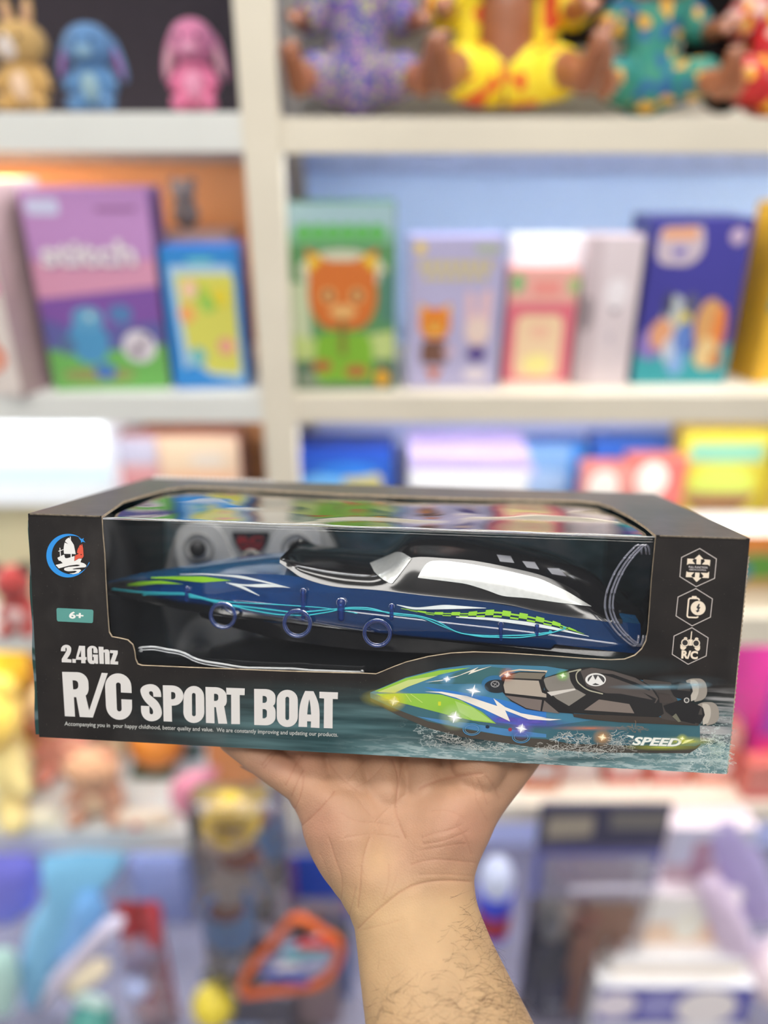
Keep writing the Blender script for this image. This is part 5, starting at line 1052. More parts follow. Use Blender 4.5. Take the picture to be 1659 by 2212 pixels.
# ------------------------------------------------------------------ plush animals
def plush(px, ybot, z, hpx, label, body, head, belly=None, ears='round', face=None, arm=True, name='plush_toy', Y=None, inner=None, rz=0, group=None, wide=1.0, eyes=True, snout=None, earcol=None):
    p = wZ(px, ybot, z) if Y is None else wY(px, ybot, Y); p.z = z
    t = thing(name, label, 'plush toy', p, rz, group); h = hpx * depth((p.x, p.y, z + .05)) / F
    mb_ = pm('plush_%02x%02x%02x' % body, S(*body), .9, sheen=.3, var=.06, scale=60, bump=.5, bscale=500); mh = pm('plush_%02x%02x%02x' % head, S(*head), .9, sheen=.3, var=.06, scale=60, bump=.5, bscale=500)
    b = MB(); b.sph((0, 0, h * .265), (h * .21 * wide, h * .18, h * .25))
    for sx in (-1, 1):
        b.cap((sx * h * .10, -h * .05, h * .095), h * .08, (sx * h * .17 * wide, -h * .20, h * .09), h * .075)
        if arm: b.cap((sx * h * .15 * wide, -h * .03, h * .38), h * .055, (sx * h * .22 * wide, -h * .13, h * .24), h * .05)
    remeshed('body', b, h * .022, mb_, t, 4)
    b = MB(); b.sph((0, -h * .02, h * .62), (h * .24 * wide, h * .2, h * .21)); hd = b.build('head', mh, t, smooth=True)
    if belly: b = MB(); b.sph((0, -h * .085, h * .25), (h * .13, h * .11, h * .17)); b.build('belly', pm('plush_%02x%02x%02x' % belly, S(*belly), .9), t, smooth=True)
    if face: b = MB(); b.sph((-h * .04, -h * .12, h * .6), (h * .15, h * .11, h * .14)); b.build('face', pm('plush_%02x%02x%02x' % face, S(*face), .9), hd, smooth=True)
    ec = earcol or head; me_ = pm('plush_%02x%02x%02x' % ec, S(*ec), .9)
    for sx in (-1, 1):
        b = MB()
        if ears == 'round': b.sph((sx * h * .17, 0, h * .8), (h * .08, h * .04, h * .08))
        elif ears == 'tall': b.sph((sx * h * .10 + h * .03, 0, h * .88), (h * .055, h * .035, h * .15), rx=('Y', sx * .15))
        elif ears == 'droop': b.sph((sx * h * .26 * wide, .0, h * .50), (h * .055, h * .05, h * .22), rx=('Y', -sx * .25))
        e = b.build('ear', me_, t, smooth=True)
        if inner:
            b = MB()
            if ears == 'tall': b.sph((sx * h * .10 + h * .03, -h * .018, h * .88), (h * .035, h * .025, h * .11), rx=('Y', sx * .15))
            elif ears == 'droop': b.sph((sx * h * .26 * wide, -h * .02, h * .48), (h * .035, h * .04, h * .17), rx=('Y', -sx * .25))
            else: b.sph((sx * h * .17, -h * .02, h * .8), (h * .05, h * .03, h * .05))
            b.build('ear_lining', pm('plush_%02x%02x%02x' % inner, S(*inner), .9), e, smooth=True)
    if snout: b = MB(); b.sph((0, -h * .2, h * .56), (h * .09, h * .07, h * .06)); b.build('snout', pm('plush_%02x%02x%02x' % snout, S(*snout), .9), hd, smooth=True)
    if eyes:
        for sx in (-1, 1): b = MB(); b.sph((sx * h * .085, -h * .195 - (h * .04 if face else 0), h * .66), h * .026); b.build('eye', M_black, hd, smooth=True)
    return t
plush(66, 232, Z1, 212, 'tan plush bunny with a white face on the top shelf', (204, 162, 96), (204, 166, 104), (238, 206, 176), 'tall', (238, 224, 216), inner=(226, 178, 146), wide=1.2, Y=1.19, name='plush_bunny')
plush(212, 234, Z1, 205, 'blue plush dog with drooping purple lined ears on the top shelf', (92, 138, 186), (96, 140, 190), (150, 180, 190), 'droop', snout=(140, 176, 200), inner=(168, 110, 176), wide=1.1, Y=1.19, name='plush_dog')
plush(430, 238, Z1, 215, 'pink plush dog with drooping ears beside the post on the top shelf', (226, 120, 160), (216, 130, 170), (236, 160, 190), 'droop', snout=(226, 160, 190), inner=(236, 190, 200), wide=.95, Y=1.19, name='plush_dog')
# ------------------------------------------------------------------ seated dolls
M_dskin = pm('doll_brown_vinyl', S(156, 96, 64), .32, coat=.3, var=.05); M_curl = pm('doll_black_curls', S(14, 12, 14), .75, var=.3, scale=80)
def doll(px, ybot, label, cloth, top='dress', rz=0, k=1.0, hairr=.085, locks=()):
    p = wY(px, ybot, 1.225 if top != 'romper' else 1.235); p.z = Z1 + .009 * k; t = thing('baby_doll', label, 'doll', p, rz, group=None)
    t.scale = (k, k, k); b = MB()
    b.cap((0, 0, .035), .038, (0, .004, .105), .034); b.sph((0, .002, .128), (.048, .03, .026)); b.cap((0, .004, .14), .017, (0, 0, .17), .016)
    b.sph((0, -.012, .215), (.056, .058, .062))
    b.sph((0, -.066, .205), (.010, .010, .008)); b.sph((-.03, -.052, .196), .016); b.sph((.03, -.052, .196), .016)
    for sx in (-1, 1):
        b.cap((sx * .045, 0, .128), .017, (sx * .072, -.012, .100), .0145); b.cap((sx * .072, -.012, .100), .0145, (sx * .080, -.055, .098), .0115); b.sph((sx * .082, -.066, .098), (.012, .014, .009))
        for q_ in range(4): b.cap((sx * (.078 + q_ * .004), -.074, .098 + (q_ - 1.5) * .003), .0035, (sx * (.080 + q_ * .004), -.086, .094 + (q_ - 1.5) * .003), .0028, n=8)
        b.cap((sx * .074, -.066, .103), .004, (sx * .068, -.078, .109), .003, n=8)
        b.cap((sx * .028, -.008, .03), .027, (sx * .064, -.052, .036), .022); b.cap((sx * .064, -.052, .036), .021, (sx * .080, -.098, .026), .016)
        b.cap((sx * .080, -.098, .022), .0155, (sx * .088, -.112, .052), .0125); b.sph((sx * .089, -.115, .058), (.013, .009, .011))
        for q_ in range(5): b.sph((sx * (.080 + q_ * .0045), -.118, .067 - abs(q_ - 1) * .0015), .0042 - q_ * .0003, nu=8, nv=6)
        b.sph((sx * .054, -.01, .21), (.008, .012, .014))
    body = remeshed('body', b, .0028, M_dskin, t, 3)
    for sx in (-1, 1): b = MB(); b.sph((sx * .021, -.063, .222), (.009, .006, .009)); e = b.build('eye', pm('doll_eye_white', S(236, 232, 226), .2), t, smooth=True); b = MB(); b.sph((sx * .021, -.068, .222), (.005, .003, .005)); b.build('iris', pm('doll_iris', S(40, 22, 14), .2), e, smooth=True)
    b = MB(); b.sph((0, -.066, .188), (.013, .006, .0045)); b.build('lips', pm('doll_lips', S(176, 92, 80), .4), t, smooth=True)
    rnd = random.Random(int(px)); b = MB()
    for i in range(70):
        th = rnd.uniform(0, 2 * math.pi); ph = rnd.uniform(-.7, 1.5); d = Vector((math.cos(th) * math.cos(ph), math.sin(th) * math.cos(ph), math.sin(ph)))
        if d.y < -.45 and d.z < .45: continue
        c = Vector((0, .006, .226)) + Vector((d.x * hairr, d.y * hairr * .7, d.z * hairr * .85)); b.sph(c, rnd.uniform(.018, .030), nu=10, nv=8, noise=.35, seed=i)
    for (hx, hz, hr) in locks:
        for i in range(9): b.sph((hx + rnd.uniform(-.5, .5) * hr, .06 + rnd.uniform(-.4, .4) * hr, hz + rnd.uniform(-.6, .6) * hr), hr * rnd.uniform(.45, .7), nu=10, nv=8, noise=.35, seed=i)
        b.cap((hx * .5, .03, .22), .035, (hx, .06, hz), hr * .7)
    remeshed('curly_hair', b, .005, M_curl, t, 1)
    g = MB()
    if top in ('dress', 'romper'):
        g.cap((0, 0, .03), .046, (0, .003, .112), .040); g.sph((0, .002, .122), (.054, .036, .026))
        for sx in (-1, 1): g.cap((sx * .028, -.008, .03), .034, (sx * (.068 if top == 'romper' else .058), -.056, .036), .028); g.cap((sx * .046, 0, .128), .022, (sx * .064, -.012, .104), .0225)
        remeshed(top, g, .0045, cloth, t, 3)
    else:
        for sx in (-1, 1):
            g = MB(); g.cap((sx * .047, .002, .13), .023, (sx * .078, -.010, .102), .023); g.cap((sx * .043, .002, .125), .017, (sx * .048, .0, .06), .018); g.cap((sx * .048, -.006, .05), .017, (sx * .064, -.020, .030), .018); remeshed('vest', g, .0045, cloth, t, 3)
        g = MB(); g.cap((-.02, 0, .035), .038, (.02, 0, .035), .038)
        for sx in (-1, 1): g.cap((sx * .028, -.008, .03), .033, (sx * .060, -.040, .034), .030)
        remeshed('shorts', g, .0045, cloth, t, 3)
    return t
doll(774, 250, 'brown baby doll in a purple dotted dress next to the post on the top shelf', speckle('purple_dots', [S(92, 84, 160), S(116, 90, 170), S(70, 80, 150), S(196, 150, 180), S(180, 190, 90), S(100, 90, 160)], 230), 'dress', .08, 1.0, locks=[(.075, .235, .035), (-.07, .24, .035)])
doll(1082, 252, 'brown baby doll in a bright yellow open vest and shorts on the top shelf', speckle('yellow_print', [S(244, 220, 40), S(250, 226, 50), S(240, 210, 30), S(246, 224, 60), S(226, 90, 40)], 60), 'vest', 0, 1.12)
doll(1384, 258, 'brown baby doll in a teal patterned romper on the top shelf', speckle('teal_print', [S(40, 128, 118), S(46, 136, 120), S(40, 120, 112), S(226, 170, 60), S(40, 100, 150), S(60, 140, 120)], 60), 'romper', -.05, .92, .095, locks=[(-.10, .20, .06), (-.10, .13, .045), (.115, .20, .065), (.12, .12, .06), (.115, .05, .055)])
doll(1646, 268, 'brown baby doll in a red floral dress at the right end of the top shelf', speckle('red_print', [S(190, 30, 40), S(206, 40, 44), S(236, 180, 60), S(240, 200, 190), S(180, 30, 40)], 60), 'dress', -.1, .95, .1, locks=[(-.05, .24, .04)])
# ---- third tier left: small red plush in front of the cartons
plush(40, 1300, Z3L, 190, 'dark red plush bear with a black cap at the left edge of the third shelf', (178, 62, 58), (176, 60, 56), (226, 190, 186), 'round', wide=.8, Y=1.12, earcol=(60, 50, 48), name='plush_bear')
# ---- fourth tier left: plush pile
plush(20, 1790, Z4L, 400, 'large butter yellow plush bear at the left edge of the fourth shelf', (244, 222, 150), (246, 206, 90), (250, 238, 200), 'round', wide=1.0, Y=1.17, snout=(226, 140, 90), name='plush_bear')
plush(232, 1795, Z4L, 215, 'peach and brown plush bear in the middle of the plush pile', (206, 150, 120), (222, 168, 128), (236, 200, 160), 'round', wide=1.2, Y=1.15, inner=(226, 110, 100), name='plush_bear')
plush(170, 1700, Z4L, 290, 'rosy plush dog behind the peach bear', (226, 150, 130), (244, 206, 150), None, 'droop', wide=.8, Y=1.275, earcol=(226, 120, 116), name='plush_dog')
plush(262, 1700, Z4L, 270, 'cream plush bunny leaning behind the peach bear', (214, 190, 150), (222, 206, 160), None, 'round', wide=.75, Y=1.36, earcol=(222, 150, 130), name='plush_bunny')
plush(75, 1700, Z4L, 350, 'golden yellow plush dog behind the butter yellow bear', (250, 214, 120), (252, 196, 40), None, 'droop', wide=.8, Y=1.345, earcol=(190, 110, 60), name='plush_dog')
def ball(px, py, rpx, Y, label, col, name='ball', cat='ball', rest=None, rough=.35):
    p = wY(px, py, Y); r = rpx * depth(p) / F
    if rest is not None: p.z = rest + r
    o = MB(); o.sph((0, 0, r), r, nu=32, nv=20); ob = o.build(name, pm('ball_%02x%02x%02x' % col, S(*col), rough, var=.05, scale=10), smooth=True, loc=(p.x, p.y, p.z - r)); return tag(ob, label, cat)
b_under = toy_box(345, 1780, 1668, 90, Z4L, .06, (60, 92, 70), (50, 80, 60), 'dark green carton under the orange ball', None, Y=1.24, name='carton', cat='carton')
zt = wY(345, 1668, 1.24).z
p = wY(345, 1618, 1.27); ball(343, 1618, 60, 1.27, 'plain orange ball on the dark green carton', (222, 136, 52), rest=zt)
toy_box(420, 1780, 1640, 70, Z4L, .05, (52, 84, 66), (44, 74, 56), 'narrow dark green carton beside the pink pouch', None, Y=1.3, name='carton', cat='carton')
# pink pouch
def pouch(px, py, pts, Y, th, label, col, cat='pouch', name='pouch', rest=None, group=None):
    """soft pillow-like bag: outline in photo pixels at distance Y, own thickness"""
    c = wY(px, py, Y); t = thing(name, label, cat, c, group=group); out = []
    for q_ in fillet([(p[0], p[1], 14) for p in pts], 3):
        w_ = wY(q_[0], q_[1], Y); out.append((w_.x - c.x, w_.z - c.z))
    cx = sum(p[0] for p in out) / len(out); cz = sum(p[1] for p in out) / len(out); n = len(out); mb = MB(); K = 7
    for s_ in (-1, 1):
        b0 = len(mb.v)
        for k in range(K + 1):
            f_ = 1 - k / (K + .0) ; h_ = th * math.sin(math.pi / 2 * min(1, (1 - f_) * 1.5)) ** .7 if f_ < 1 else 0
            for p in out: mb.v.append(Vector((cx + (p[0] - cx) * max(f_, .001), -s_ * h_ / 2 if False else s_ * h_ / 2, cz + (p[1] - cz) * max(f_, .001))))
        for k in range(K):
            for i in range(n):
                q4 = [b0 + k * n + i, b0 + k * n + (i + 1) % n, b0 + (k + 1) * n + (i + 1) % n, b0 + (k + 1) * n + i]; mb.f.append(q4 if s_ < 0 else q4[::-1]); mb.m.append(0)
    mb.build('bag', pm('pouch_%02x%02x%02x' % col, S(*col), .8, sheen=.2, var=.04, scale=30), t, smooth=True)
    return t, (c, cx, cz)
pouch(418, 1720, [(368, 1690), (400, 1670), (440, 1662), (465, 1652), (474, 1664), (458, 1700), (446, 1752), (430, 1768), (392, 1765), (366, 1735)], 1.13, .04, 'soft pink heart shaped pouch at the front of the fourth shelf', (240, 150, 172))
ball(288, 1745, 13, 1.11, 'tiny red ball by the paws of the peach bear', (206, 40, 36), rest=Z4L)
for i, (px, c, lab) in enumerate(((60, (250, 240, 210), 'cream cushion at the left on the front of the fourth shelf'), (305, (244, 222, 196), 'pale peach cushion in front of the peach bear'))):
    pouch(px, 1785, [(px - 80, 1775), (px - 60, 1752), (px + 60, 1750), (px + 78, 1776), (px + 50, 1793), (px - 60, 1794)], 1.118, .03, lab, c, cat='cushion', name='cushion')
toy_box(520, 1790, 1560, 110, Z4L, .08, (222, 150, 92), (190, 130, 80), 'orange carton at the right end of the fourth shelf beside the post', None, Y=1.2, name='carton', cat='carton')
# ---- fourth tier right
for i, px in enumerate((1165, 1250, 1345, 1440, 1535)):
    labs = ['orange paper box next to the thumb on the fourth shelf', 'white fronted red paper box, second from the hand', 'red paper box with a pale band, middle of the row', 'bright red paper box, second from the magenta box', 'coral paper box touching the magenta box']
    cs = [(222, 110, 50), (226, 196, 190), (214, 80, 66), (220, 70, 56), (232, 124, 96)]
    def art(A, i=i): A.poly(rect(.1, .55, .9, .8), S(244, 230, 224)); A.poly(rect(.2, .1, .8, .3), S(240, 190, 170))
    toy_box(px, 1708 if i == 0 else 1694, 1580, 86, Z4R, .05, cs[i], (200, 90, 60), labs[i], art, group='paper boxes in a row on the fourth shelf')
def art(A): A.poly(rect(0, 0, 1, .2), S(132, 60, 226)); A.poly(rect(0, .2, 1, .62), S(160, 66, 170)); A.poly(rect(0, .62, 1, 1), S(226, 50, 140)); A.poly(disc(.8, .45, .2, .1), S(190, 130, 90))
toy_box(1668, 1722, 1392, 160, Z4R, .14, (170, 60, 170), (206, 44, 140), 'tall magenta and violet toy box behind the right end of the package', art, Y=1.16, rz=.12)
def art(A): A.poly(disc(.4, .4, .4, .3), S(240, 200, 60)); A.poly(disc(.3, .8, .3, .12), S(120, 130, 110))
toy_box(1792, 1735, 1400, 120, Z4R, .1, (214, 160, 30), (190, 140, 30), 'amber yellow toy box cut off by the right edge of the fourth shelf', art, Y=1.13)
toy_box(1668, 1738, 1655, 140, Z4R, .04, (222, 136, 124), (206, 110, 100), 'low salmon pink box in front of the magenta box', lambda A: A.poly(rect(0, .82, 1, 1), S(214, 90, 96)), Y=1.115)
# ---- bottom tier
YBm = 1.06
def hang(px, ytop, ybot, wpx, Y, th, label, front, header=None, cat='blister pack', name='blister_pack', art=None, hfrac=.22, lean=0):
    """carded pack standing on the base deck"""
    p = wY(px, ybot, Y); bot = max(p.z, ZB); p.z = bot; h = wY(px, ytop, Y).z - bot; wd = wpx * depth((p.x, p.y, bot + h / 2)) / F
    t = thing(name, label, cat, p)
    if lean: t.rotation_euler = (lean, 0, 0)
    mb = MB(); mb.box(-wd / 2, wd / 2, -.002, .002, 0, h, bev=.0006); cdm = mb.build('backing_card', pm('card_%02x%02x%02x' % front, S(*front), .4, var=.05, scale=20, coat=.2), t)
    if header: mb = MB(); mb.box(-wd / 2 - .001, wd / 2 + .001, -.0035, .0035, h * (1 - hfrac), h + .001, bev=.0008); mb.build('header_card', pm('card_%02x%02x%02x' % header, S(*header), .4, var=.05), t)
    mb = MB(); hb = h * (1 - hfrac - .04); mb.box(-wd / 2 * .9, wd / 2 * .9, -th, -.0025, h * .03, hb, bev=min(.008, th * .4))
    mb.build('blister', clear_plastic('blister_clear', (.99, .99, 1), .6, .05, 1.5, body=.03, bodycol=(.8, .8, .85), bump=.5, bscale=30) if 'blister_clear' not in bpy.data.materials else bpy.data.materials['blister_clear'], t, smooth=True, angle=40)
    if art: A = Art(lambda u, v2, off: Vector(((u - .5) * wd, -.0022 - off, h * (1 - v2)))); A.step = 8e-5; A.asp = h / wd; art(A); A.build('card_print', cdm, PRINTB)
    return t, wd, h
# dark navy bagged set with header
def art(A):
    A.poly(rect(0, .2, 1, .42), S(92, 100, 180)); A.poly(rect(0, .42, 1, 1), S(120, 92, 80)); A.poly([(0, .4), (.3, .42), (.42, 1), (0, 1)], S(46, 46, 66)); A.poly(rect(.48, .44, .95, .72), S(160, 116, 92)); A.poly(disc(.5, .52, .1, .05), S(160, 84, 74)); A.poly(disc(.22, .56, .08, .06), S(110, 110, 120)); A.poly(disc(.5, .8, .08, .1), S(150, 124, 84)); A.poly(disc(.62, .86, .2, .1), S(78, 70, 60)); A.poly([(.28, .6), (.5, .66), (.5, 1), (.3, 1)], S(36, 38, 76))
t, wd, h = hang(1232, 1736, 2190, 258, 1.0, .035, 'large bagged toy set with a dark navy header card, right of the wrist', (96, 92, 130), (62, 62, 88), art=art, hfrac=.17)
A = Art(lambda u, v2, off: Vector(((u - .5) * wd, -.0037 - off, h * (1 - v2)))); A.poly(ff([(.06, .05, .02), (.42, .045, .02), (.42, .13, .02), (.06, .14, .02)]), S(160, 150, 136)); A.poly(rect(.55, .03, .98, .10), S(116, 112, 110)); A.build('header_print', t, PRINTB)
mb = MB(); mb.tube([(-wd * .25 + i * wd * .06, -.036 - .004 * math.sin(i / 12 * math.pi), h * .70 + .010 * math.sin(i / 12 * math.pi)) for i in range(13)], .006, 10); mb.build('handle', pm('handle_silver_lilac', S(186, 180, 196), .25), t, smooth=True)
M_fig = pm('figure_navy', S(34, 38, 66), .5); M_figb = pm('figure_brown', S(150, 100, 80), .5); M_figs = pm('figure_sand', S(150, 124, 86), .6)
for k, (u, m_, hh_) in enumerate(((-.32, M_fig, .5), (-.02, M_figb, .56), (.26, M_figs, .42))):
    f_ = thing('action_figure', ['small navy figure at the left in the bagged toy set', 'small brown faced figure in the middle of the bagged toy set', 'small sand coloured figure at the right in the bagged toy set'][k], 'action figure', t.location + Vector((u * wd, -.019, .02)), group=None)
    b = MB(); g = h * hh_; b.cap((0, 0, g * .45), .013, (0, 0, g * .7), .015)
    for sx in (-1, 1): b.cap((sx * .008, 0, .006), .007, (sx * .007, 0, g * .42), .009); b.cap((sx * .018, 0, g * .7), .006, (sx * .024, -.004, g * .42), .005)
    remeshed('body', b, .003, m_, f_, 2); b = MB(); b.sph((0, 0, g * .86), (.012, .012, .015)); b.build('head', M_figb if k else pm('head_grey', S(126, 126, 134), .5), f_, smooth=True)
# white toy boxes right
for (x, yb, yt, wd_, Y, f, lab, art) in (
    (1490, 2000, 1790, 180, 1.02, (206, 176, 190), 'pale pink carded toy with an orange sun spot, above the stacked white boxes', lambda A: (A.poly(rect(0, 0, 1, .35), S(200, 200, 224)), A.poly(rect(.3, .12, .55, .5), S(176, 140, 160)), A.poly(disc(.36, .72, .14, .14), S(244, 184, 80)), A.poly([(.55, .86), (.62, .66), (.7, .86)], S(206, 130, 120)))),
    (1475, 2040, 1935, 205, .99, (248, 244, 240), 'upper of the two stacked white toy boxes with a peach printed foot', lambda A: (A.poly(rect(0, .55, 1, 1), S(246, 214, 186)), A.poly(rect(.72, .4, .98, .8), S(246, 196, 170)), A.poly(disc(.5, .6, .16, .3), S(250, 246, 232))))):
    toy_box(x, yb, yt, wd_, wY(x, yb, Y).z, .05, f, (226, 214, 220), lab, art, Y=Y)
# supports below (a stack of boxes standing on the deck)
zA = wY(1475, 2040, .99).z
def wbox(x, Y, wpx, z0, z1, d, front, side, lab, art=None, name='toy_box', cat='toy box', top=None):
    p = wY(x, 2000, Y); wd = wpx * depth((p.x, Y, (z0 + z1) / 2)) / F; t = thing(name, lab, cat, (p.x, Y, z0)); h = z1 - z0
    mb = MB(); mb.box(-wd / 2, wd / 2, 0, d, 0, h, bev=.0012); mb.build('carton', pm('carton_%02x%02x%02x' % side, S(*side), .4, var=.05, scale=20, coat=.15), t)
    mb = MB(); mb.box(-wd / 2 + .0012, wd / 2 - .0012, -.0004, .0004, .0012, h - .0012); fp = mb.build('front_face', pm('carton_%02x%02x%02x' % front, S(*front), .4, var=.04, scale=12, coat=.15), t)
    if top: mb = MB(); mb.box(-wd / 2 + .001, wd / 2 - .001, .001, d - .001, h - .0002, h + .0004); mb.build('lid', pm('carton_%02x%02x%02x' % top, S(*top), .4), t)
    if art: A = Art(lambda u, v2, off: Vector(((u - .5) * (wd - .003), -.0005 - off, h * (1 - v2)))); A.step = 6e-5; A.asp = h / wd; art(A); A.build('front_print', fp, PRINTB)
    return t
zB = wY(1490, 2105, .955).z
wbox(1490, .955, 290, zB, zA - .0005, .09, (246, 240, 236), (250, 250, 250), 'lower of the two stacked white toy boxes, wider than the upper', lambda A: A.poly(rect(0, .5, 1, 1), S(248, 232, 214)), top=(252, 252, 254))
wbox(1500, .93, 330, ZB, zB - .0005, .12, (84, 84, 176), (240, 240, 246), 'blue and white toy box at the bottom right under the white boxes', lambda A: (A.poly(disc(.12, .3, .14, .22), S(236, 226, 236)), A.poly(disc(.4, .3, .12, .2), S(150, 148, 206)), A.poly(disc(.72, .34, .2, .3), S(240, 232, 232)), A.poly(rect(0, .62, 1, 1), S(246, 244, 246))), top=(250, 250, 252))
# big flat white carton behind on which the pink card stands
# purple things and pale ball at the right edge
pouch(1600, 1900, [(1520, 1790), (1580, 1770), (1640, 1840), (1690, 1960), (1660, 2000), (1590, 1980), (1550, 1900)], 1.025, .035, 'lavender plush pillow standing at the far right of the bottom shelf', (178, 164, 216), cat='cushion', name='cushion')
pouch(1560, 1960, [(1500, 1900), (1545, 1880), (1600, 1960), (1640, 2060), (1600, 2090), (1545, 2040)], .98, .05, 'pale pink lilac cushion left of the lavender pillow', (222, 200, 226), cat='cushion', name='cushion')
pouch(1530, 1840, [(1500, 1795), (1555, 1795), (1560, 1850), (1540, 1900), (1515, 1880)], 1.10, .04, 'violet pouch behind the lilac cushion', (130, 106, 190))
ball(1680, 2100, 70, .97, 'large pale pink ball with a green seam at the bottom right edge', (232, 214, 220))
# blue red cylinder pack right of the wrist
t = thing('drink_bottle', 'blue and red toy bottle with a pale cap right beside the wrist', 'bottle', wY(1062, 2010, 1.02)); t.location.z = max(t.location.z, ZB)
s_ = depth(t.location) / F; b = MB(); b.tube([(0, 0, k) for k in (0, .005, .12 , .125)], [.028, .034, .034, .028], 24); b.build('barrel', pm('bottle_blue', S(40, 60, 200), .3), t, smooth=True, angle=40)
b = MB(); b.tube([(0, 0, .02), (0, 0, .075)], .0345, 24); b.build('band', pm('bottle_red', S(160, 30, 50), .3), t, smooth=True, angle=40)
b = MB(); b.tube([(0, 0, .125), (0, 0, .16), (0, 0, .185), (0, 0, .2)], [.03, .033, .026, .012], 24); b.build('cap', pm('bottle_cap', S(206, 214, 240), .3), t, smooth=True, angle=40)
# ---- bottom tier left
pouch(180, 2000, [(85, 1850), (180, 1838), (275, 1842), (262, 1880), (215, 1930), (190, 1990), (130, 2080), (90, 2180), (50, 2180), (40, 2090), (60, 2000), (110, 1920)], 1.0, .06, 'long sky blue plush dolphin leaning diagonally in the bottom left', (130, 196, 236), cat='plush toy', name='plush_dolphin')
pouch(200, 1960, [(170, 1930), (210, 1925), (235, 1960), (200, 2040), (150, 2110), (120, 2080), (150, 2000)], .97, .04, 'blue plush fish lying on the dolphin', (120, 180, 240), cat='plush toy', name='plush_fish')
pouch(40, 1900, [(-40, 1850), (70, 1845), (92, 1890), (80, 1960), (20, 2000), (-40, 1990)], 1.06, .05, 'violet blue foil bag at the bottom left edge', (120, 120, 220), cat='bag', name='foil_bag')
pouch(20, 2130, [(-50, 2050), (30, 2048), (45, 2110), (30, 2195), (-50, 2200)], .97, .05, 'pale mint cushion at the bottom left corner', (190, 228, 218), cat='cushion', name='cushion')
def hose(pts, rpx, Y, label, col, cat, name, th=None):
    c = wY(*pts[len(pts) // 2], Y); t = MB(); P_ = [wY(p[0], p[1], Y) - c for p in fillet([(p[0], p[1], 30) if 0 < i < len(pts) - 1 else p for i, p in enumerate(pts)], 5)]
    r = rpx * depth(c) / F; n = len(P_); t.tube([P_[0] * 1.0] + P_ + [P_[-1]], [r * .1] + [r * min(1, .6 + i * .2, .6 + (n - 1 - i) * .2) for i in range(n)] + [r * .1], 16)
    return tag(t.build(name, pm('soft_%02x%02x%02x' % col, S(*col), .6, var=.04), smooth=True, loc=c), label, cat)
hose([(262, 1988), (225, 2010), (180, 2060), (130, 2110), (95, 2170)], 19, .95, 'curved pale lilac foam tube lying diagonally in the bottom left', (214, 206, 226), 'foam tube', 'foam_tube')
hose([(228, 2085), (190, 2105), (150, 2140)], 24, .94, 'short cream foam stick under the lilac tube', (240, 226, 196), 'foam stick', 'foam_stick')
hose([(160, 2155), (200, 2160), (232, 2172)], 13, .94, 'short mint foam stick at the bottom left', (206, 232, 222), 'foam stick', 'foam_stick')
ball(200, 2215, 46, .95, 'teal ball at the bottom edge below the mint stick', (86, 160, 148), rest=ZB)
ball(298, 2130, 27, .96, 'small pale blue ball beside the red pack', (186, 198, 240))
t, wd, h = hang(352, 1950, 2230, 90, .985, .03, 'dark red carded toy in the lower left of the shelves', (150, 30, 28), None, art=lambda A: (A.poly(rect(0, 0, .45, .4), S(190, 56, 66)), A.poly(disc(.7, .3, .2, .12), S(60, 20, 24)), A.poly(rect(.1, .6, .5, 1), S(190, 40, 40))))
pouch(336, 1960, [(310, 1965), (330, 1940), (350, 1955), (352, 2010), (340, 2060), (318, 2050)], .965, .025, 'glossy red mitten shaped pouch leaning on the dark red carded toy', (196, 50, 62))
toy_box(360, 2000, 1855, 110, ZB, .04, (140, 150, 196), (120, 130, 170), 'slate blue carton behind the dark red carded toy', None, Y=1.2, name='carton', cat='carton')
# doll in a clear bag
t = thing('bagged_doll', 'rag doll with a yellow hat and blue skirt sealed in a clear grey bag', 'doll', wY(500, 2150, 1.0)); t.location.z = ZB
def W(px, py, dy=0): return wY(px, py, 1.0 + dy) - t.location
sc = depth(wY(500, 1900, 1.0)) / F
b = MB(); b.cap(W(492, 1905), 34 * sc, W(500, 1960), 30 * sc); b.cap(W(460, 2010), 13 * sc, W(455, 2100), 12 * sc); b.cap(W(530, 2010), 13 * sc, W(535, 2100), 12 * sc); b.cap(W(465, 1895), 11 * sc, W(430, 1960), 10 * sc); b.cap(W(535, 1895), 11 * sc, W(565, 1950), 10 * sc); remeshed('body', b, .004, pm('rag_grey', S(176, 166, 160), .8), t, 3)
b = MB(); b.sph(W(495, 1800), (48 * sc, 40 * sc, 46 * sc)); hd = b.build('head', pm('rag_cream', S(232, 206, 176), .8), t, smooth=True)
b = MB(); b.sph(W(500, 1752, -.012), (52 * sc, 44 * sc, 40 * sc)); b.tube([W(500, 1775), W(500, 1772)], [62 * sc, 58 * sc], 24); b.build('hat', pm('rag_yellow', S(214, 182, 60), .8, var=.1), t, smooth=True, angle=40)
for px in (458, 508): b = MB(); b.sph(W(px, 1818, -.03), (22 * sc, 14 * sc, 26 * sc)); b.build('cheek', pm('rag_pale', S(244, 224, 204), .8), hd, smooth=True)
b = MB(); b.sph(W(520, 1855, -.01), (44 * sc, 30 * sc, 18 * sc)); b.build('collar', pm('rag_brown', S(128, 62, 44), .8), t, smooth=True)
b = MB(); b.sph(W(500, 2010, -.01), (58 * sc, 44 * sc, 50 * sc)); b.build('skirt', pm('rag_blue', S(86, 144, 206), .7), t, smooth=True); b = MB(); b.sph(W(490, 1965, -.02), (40 * sc, 30 * sc, 14 * sc)); b.build('belt', pm('rag_brown', S(128, 62, 44), .8), t, smooth=True)
for px in (457, 536): b = MB(); b.sph(W(px, 2108, -.01), (22 * sc, 30 * sc, 16 * sc)); b.build('shoe', M_black, t, smooth=True)
b = MB(); b.box(W(438, 1900).x, W(632, 1900).x, -.05, .03, 0, W(500, 1712).z, bev=.02)
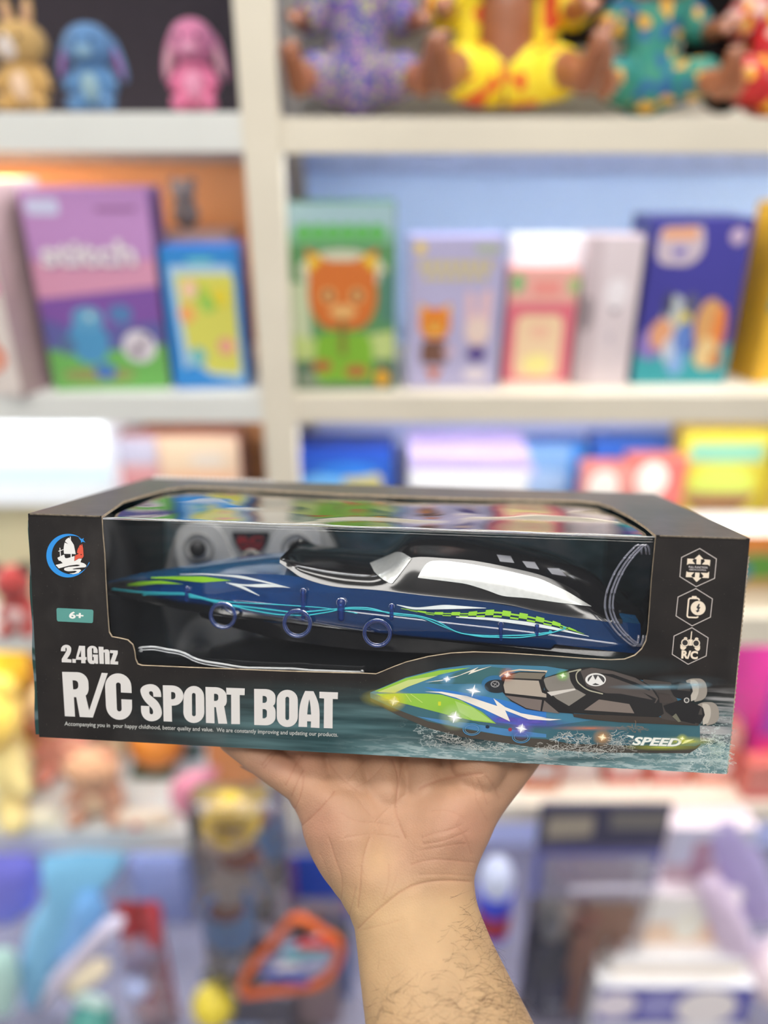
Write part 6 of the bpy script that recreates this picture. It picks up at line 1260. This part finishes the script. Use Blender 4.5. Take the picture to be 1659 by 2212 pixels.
m = clear_plastic('grey_bag', (.96, .95, .96), 1.0, .08, 1.5, body=.10, bodycol=S(170, 164, 170), bump=.8, bscale=26); b.build('bag', m, t, smooth=True)
# orange triangular track toy
t = thing('track_toy', 'orange and red triangular toy frame with blue and white cards inside', 'toy', wY(625, 2150, .93)); t.location.z = max(wY(625, 2150, .93).z, ZB)
def W2(px, py, dy=0): return wY(px, py, .93 + dy) - t.location
loop = [W2(*p[:2]) for p in fillet([(516, 2150, 20), (530, 2105, 20), (640, 1975, 22), (690, 2010, 18), (738, 2035, 24), (728, 2090, 24), (690, 2128, 20)], 5)]
s2 = depth(wY(625, 2050, .93)) / F; b = MB(); b.tube(loop + [loop[0]], 10 * s2, 12, caps=False); b.build('frame', pm('track_orange', S(226, 104, 36), .35), t, smooth=True)
b = MB(); b.prism([(p.x, p.z) for p in [W2(*q_) for q_ in [(560, 2125), (585, 2085), (610, 2055), (700, 2030), (722, 2050), (712, 2095), (680, 2115)]]], .004, .012); b.build('card', pm('track_card', S(120, 130, 196), .4, rgb2=S(210, 210, 220), scale=60), t)
for k, (a, c, col) in enumerate((((650, 2040), (712, 2040), (226, 40, 30)), ((575, 2105), (660, 2120), (70, 90, 180)), ((620, 2065), (700, 2055), (90, 170, 180)), ((600, 2090), (640, 2085), (226, 220, 226)))):
    b = MB(); b.cap(W2(*a, -.004), 8 * s2, W2(*c, -.004), 8 * s2); b.build('insert', pm('track_insert_%02x%02x%02x' % col, S(*col), .4), t, smooth=True)
# blue packs with magenta rim next to the wrist
t, wd, h = hang(705, 1850, 2235, 125, 1.03, .012, 'royal blue carded pack with a magenta rim left of the wrist', (26, 70, 180), None, art=lambda A: (A.poly([(0, 0), (.14, 0), (.14, .36), (1, .28), (1, .36), (0, .46)], S(150, 60, 130)), A.poly([(.0, .38), (.5, .36), (.5, .48), (0, .5)], S(216, 30, 30)), A.poly(rect(0, .46, 1, .5), S(130, 140, 80)), A.poly(rect(0, .5, 1, .64), S(36, 30, 46)), A.poly(rect(0, .64, 1, 1), S(24, 96, 172)), A.poly([(0, .74), (1, .9), (1, .94), (0, .8)], S(100, 100, 130))))
ball(462, 2170, 46, .95, 'plain yellow ball at the bottom edge below the bagged doll', (226, 204, 62))
toy_box(688, 2240, 2110, 100, ZB, .04, (130, 110, 116), (110, 96, 100), 'mauve carton under the orange toy frame', None, Y=.97, name='carton', cat='carton')
toy_box(600, 2000, 1852, 90, ZB, .04, (176, 174, 172), (150, 150, 150), 'plain grey carton behind the bagged doll', None, Y=1.10, name='carton', cat='carton')

# everything on the shelves rests just clear of the board it stands on
for o in list(COL.objects):
    if o.parent is None and o.get('category') and o['category'] not in ('shelving', 'ceiling light', 'person', 'toy package', 'toy boat', 'remote control'): o.location.z += .0006
